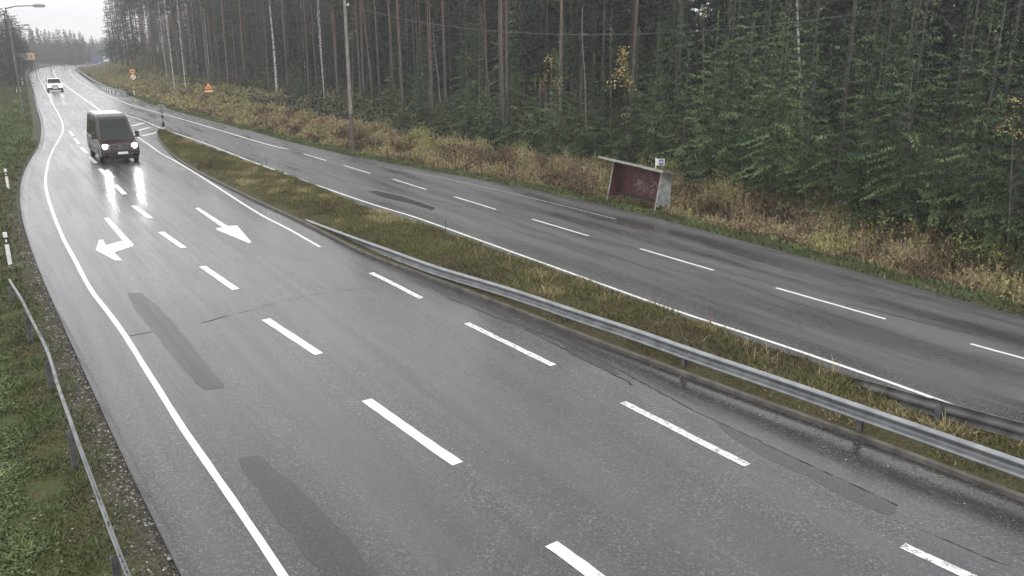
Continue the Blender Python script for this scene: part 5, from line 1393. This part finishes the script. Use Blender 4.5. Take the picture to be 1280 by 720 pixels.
shrub(1205, 308, 1.5, .9, 260, 'yellow green shrub in the weeds at the right', depth=-2.2, m=gl, seed=7, size=.09)
shrub(1245, 318, 1.4, .8, 220, 'small lime shrub in the weeds nearest the right picture edge', depth=-2.2, m=gl, seed=8, size=.09)
shrub(1135, 288, 1.3, .5, 90, 'small shrub with orange leaves in front of the bare grey stem', depth=-2.2, m=M['yellowleaf'], seed=9, size=.08)
shrub(905, 238, .9, .7, 150, 'low green shrub right of the bus shelter in the weeds', depth=-.5, m=gl, seed=10, size=.08)

# the forest behind: random individuals by stretch
def inland(s, off):
    L = np.concatenate([[0], np.cumsum(np.linalg.norm(np.diff(ED[:, :2], axis=0), axis=1))])
    x = np.interp(s, L, ED[:, 0]); y = np.interp(s, L, ED[:, 1])
    dx = np.interp(s + 2, L, ED[:, 0]) - np.interp(s - 2, L, ED[:, 0]); dy = np.interp(s + 2, L, ED[:, 1]) - np.interp(s - 2, L, ED[:, 1]); q = math.hypot(dx, dy)
    # inland = to the right of the direction away from the road; ED runs from far to near here
    nx_, ny_ = -dy / q, dx / q
    return x + nx_ * off, y + ny_ * off
LED = float(np.sum(np.linalg.norm(np.diff(ED[:, :2], axis=0), axis=1)))
tx0, ty0 = inland(LED * .5, 10); SGN = 1 if sdist(np.array([tx0]), np.array([ty0]), re_)[0][0] > 9 else -1
cnt = {'spruce': len(front), 'pine': 0, 'birch': 0}
rnd = random.Random(11)
for layer, (o0, o1, tries, dmin) in enumerate(((1.5, 6, 420, 2.2), (6, 14, 520, 2.6), (14, 30, 520, 3.3))):
    for i in range(tries):
        s = LED * rnd.random() ** (1.0 if layer else .9); off = rnd.uniform(o0, o1); x, y = inland(s, off * SGN)
        ix = imgx(x, y)
        if ix < 130 or ix > 1400 or y > 260: continue
        if not free(x, y, dmin): continue
        left = ix < 500
        u = rnd.random()
        if left:
            if layer == 0: kind = 'pine' if u < .40 else 'birch' if u < .46 else 'small' if u < .80 else None
            elif layer == 1: kind = 'pine' if u < .28 else 'birch' if u < .34 else 'tall' if u < .72 else 'small'
            else: kind = 'tall' if u < .75 else 'pine'
        else:
            if layer == 0: kind = 'mid' if u < .25 else 'pine' if (u < .6 and ix < 800) else None
            elif layer == 1: kind = 'mid' if u < .25 else 'tall' if u < .78 else 'pine' if ix < 840 else 'tall'
            else: kind = 'tall' if (u < .8 or ix > 860) else 'pine'
        if kind is None: continue
        taken.append((x, y)); hs = rnd.uniform(.8, 1.15)
        zone = 'left of the utility pole' if ix < 440 else 'between the utility pole and the bus shelter' if ix < 760 else 'behind and right of the bus shelter'
        if kind in ('tall', 'mid', 'small'):
            if cnt['spruce'] > 285: continue
            cnt['spruce'] += 1
            if kind == 'tall': v = rnd.choice(TALL); h = v[0] * hs
            elif kind == 'mid':
                v = rnd.choice(SPR[:3]); h = v[0] * hs * (.75 if (ix < 800 and layer == 0) else 1.0)
            else: v = rnd.choice(SPR[3:]); h = v[0] * hs * .7
            tree('spruce_tree', v, x, y, h, 'dark spruce inside the forest ' + zone, 'spruce', 'inner spruces ' + zone, wid=rnd.uniform(.9, 1.2))
        elif kind == 'pine':
            cnt['pine'] += 1; v = rnd.choice(PIN)
            tree('pine_tree', v, x, y, v[0] * hs, 'slim pine inside the forest ' + zone, 'pine', 'inner pines ' + zone, wid=rnd.uniform(.5, 1.0), lean=rnd.uniform(0, .03), leanaz=rnd.uniform(0, 6))
        else:
            cnt['birch'] += 1; v = rnd.choice(BIR)
            tree('birch_tree', v, x, y, v[0] * hs, 'slim pale birch inside the forest ' + zone, 'birch', 'inner birches ' + zone, wid=rnd.uniform(.4, .75), lean=rnd.uniform(0, .04), leanaz=rnd.uniform(0, 6))
print('trees', cnt)
# spruces that end the right forest against the sky
for k, (fx, dx_, h) in enumerate(((146, 225, 21), (153, 205, 23), (141, 262, 19), (160, 190, 20), (170, 175, 22))):
    p = RAY(fx, 80, dx_); z = TZ(p.x, p.y)
    tree('spruce_tree', TALL[k % 3], p.x, p.y, h, 'tall spruce at the left end of the near forest against the sky', 'spruce', 'end spruces of the near forest', wid=1.15, z=z)

# far woods: one mass
def forest_mass(name, items, m, label):
    base_ = []
    for i, (H, Rr, bt) in enumerate(((17, 2.2, 1.5), (15, 2.0, 1.0))):
        base_.append((H, spruce_crown(H, Rr, 90 + i, bottom=bt, gap=.8, k=5, tw=.42, wd=.15, tl=.8, ragged=.3)))
    Vs, Ts = [], []
    for (x, y, z, h, w) in items:
        H, (V, T) = base_[rnd.randrange(2)]; s = h / H; a = rnd.uniform(0, 6.28); c, sn = math.cos(a), math.sin(a)
        W = np.stack([(V[:, 0] * c - V[:, 1] * sn) * s * w + x, (V[:, 0] * sn + V[:, 1] * c) * s * w + y, V[:, 2] * s + z], -1)
        Vs.append(W); Ts.append(np.clip(T + rnd.uniform(-.12, .12), 0, 1))
    V = np.concatenate(Vs); o = np_mesh(name, V, np.arange(len(V)).reshape(-1, 4), m, np.concatenate(Ts)); tag(o, label, 'forest', kind='stuff'); return o
items = []
for i in range(680):
    s = LED * rnd.random(); x, y = inland(s, rnd.uniform(24, 70) * SGN)
    if imgx(x, y) < 135 or y > 270 or imgx(x, y) > 1500: continue
    items.append((x, y, TZ(x, y), rnd.uniform(14, 25), 1.6))
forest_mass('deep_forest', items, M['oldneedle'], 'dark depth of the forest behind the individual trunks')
items = []
skyline = [(35, 38), (38, 33), (41, 37), (45, 34), (50, 38), (55, 36), (60, 38), (66, 40), (72, 35), (78, 36), (82, 38), (86, 37), (92, 40), (98, 39), (104, 43), (112, 44), (118, 50), (124, 48), (128, 46), (132, 49), (137, 47), (145, 45)]
for (px, py) in skyline:
    for rep in range(2):
        D = (440 if px < 112 else 560) + rnd.uniform(0, 30); p = RAY(px + rnd.uniform(-2, 2), py + rep * rnd.uniform(1, 6), D); g = float(base(D)) 
        items.append((p.x, D, g, max(6, p.z - g), 1.2))
for i in range(260):
    px = rnd.uniform(18, 175); D = rnd.uniform(410, 600) if px < 112 else rnd.uniform(520, 640); p = RAY(px, 47 + rnd.uniform(0, 14), D); g = float(base(D)); items.append((p.x, D, g, max(7, p.z - g), 1.25))
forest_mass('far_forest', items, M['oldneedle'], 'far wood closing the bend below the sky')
# dark trees on the far left
lt = [(-6, 12, 172), (3, 20, 190), (8, 15, 178), (14, 24, 205), (19, 30, 215), (-14, 6, 160), (24, 34, 235), (-2, 36, 210), (10, 40, 230), (17, 44, 250), (28, 48, 262), (-3, 10, 150), (5, 17, 148), (11, 24, 156), (1, 28, 142), (19, 36, 170), (23, 42, 182), (8, 34, 146), (15, 40, 160)]
for k, (px, ty, D) in enumerate(lt):
    p = RAY(px, ty, D); z = TZ(p.x, D)
    kind = TALL[k % 3] if k % 3 else PIN[k % 2]
    nm = 'spruce' if k % 3 else 'pine'
    tree(nm + '_tree', kind, p.x, D, max(8, p.z - z), 'dark ' + nm + ' of the group behind the utility pole at the far left', nm, 'far left ' + nm + 's', wid=1.7 if nm == 'spruce' else 1.7, z=z)
items = []
for i in range(70):
    px = rnd.uniform(-60, 34); D = rnd.uniform(255, 400); p = RAY(px, rnd.uniform(40, 52) + max(0, px) * .15, D); z = TZ(p.x, D); items.append((p.x, D, z, max(6, p.z - z), 1.4))
forest_mass('left_wood', items, M['oldneedle'], 'wood behind the far left verge')

# ------------------------------------------------------------------ haze
HZ = 0.00085
bpy.ops.mesh.primitive_cube_add(size=1, location=(0, 300, 12)); hz = bpy.context.object; hz.name = 'haze'; hz.scale = (1500, 1500, 50)
m = bpy.data.materials.new('haze_air'); m.use_nodes = True; nt = m.node_tree; nt.nodes.clear(); o = nt.nodes.new('ShaderNodeOutputMaterial'); pv = nt.nodes.new('ShaderNodeVolumePrincipled')
pv.inputs['Color'].default_value = (.93, .94, .96, 1); pv.inputs['Density'].default_value = HZ; pv.inputs['Anisotropy'].default_value = 0.2
nt.links.new(pv.outputs[0], o.inputs['Volume']); hz.data.materials.append(m); tag(hz, 'pale damp air over the road', 'haze', kind='stuff')

# ------------------------------------------------------------------ light, sky, camera
w = bpy.data.worlds.new('World'); scene.world = w; w.use_nodes = True; nt = w.node_tree; nt.nodes.clear()
out = nt.nodes.new('ShaderNodeOutputWorld'); bg = nt.nodes.new('ShaderNodeBackground'); sky = nt.nodes.new('ShaderNodeTexSky')
sky.sky_type = 'NISHITA'; sky.sun_disc = False; sky.sun_elevation = R(50); sky.sun_rotation = R(150); sky.dust_density = 4; sky.air_density = 1.0
hs = nt.nodes.new('ShaderNodeHueSaturation'); hs.inputs['Saturation'].default_value = .12
nt.links.new(sky.outputs[0], hs.inputs['Color']); 
mx = nt.nodes.new('ShaderNodeMix'); mx.data_type = 'RGBA'; mx.inputs[0].default_value = .75; mx.inputs[7].default_value = (13.6, 13.65, 13.8, 1)
nt.links.new(hs.outputs[0], mx.inputs[6]); nt.links.new(mx.outputs[2], bg.inputs[0]); bg.inputs[1].default_value = .12; nt.links.new(bg.outputs[0], out.inputs[0])
sl = bpy.data.lights.new('sun', 'SUN'); sl.energy = .6; sl.angle = R(40); sl.color = (1, .98, .95); so = bpy.data.objects.new('sun', sl); COL.objects.link(so)
so.rotation_euler = (R(62), 0, R(-40 + 180)) ; 
el, az = R(50), R(150)     # veiled sun high behind the camera
dv = Vector((math.sin(az) * math.cos(el), math.cos(az) * math.cos(el), math.sin(el))); so.rotation_euler = (-dv).to_track_quat('-Z', 'Y').to_euler()
cam = bpy.data.cameras.new('camera'); co = bpy.data.objects.new('camera', cam); COL.objects.link(co); scene.camera = co
co.location = (0, 0, CAM_H); co.rotation_euler = (math.pi / 2 - PITCH, 0, 0); cam.sensor_width = 36; cam.lens = F_PX / 1280 * 36; cam.clip_end = 5000; cam.clip_start = .1
scene.view_settings.view_transform = 'Standard'; scene.view_settings.look = 'None'; scene.view_settings.exposure = 0.15; scene.view_settings.gamma = 1
scene.cycles.use_denoising = True
scene.cycles.max_bounces = 5; scene.cycles.diffuse_bounces = 2; scene.cycles.glossy_bounces = 2; scene.cycles.transmission_bounces = 2; scene.cycles.volume_bounces = 0; scene.cycles.transparent_max_bounces = 4
scene.cycles.sample_clamp_indirect = 4
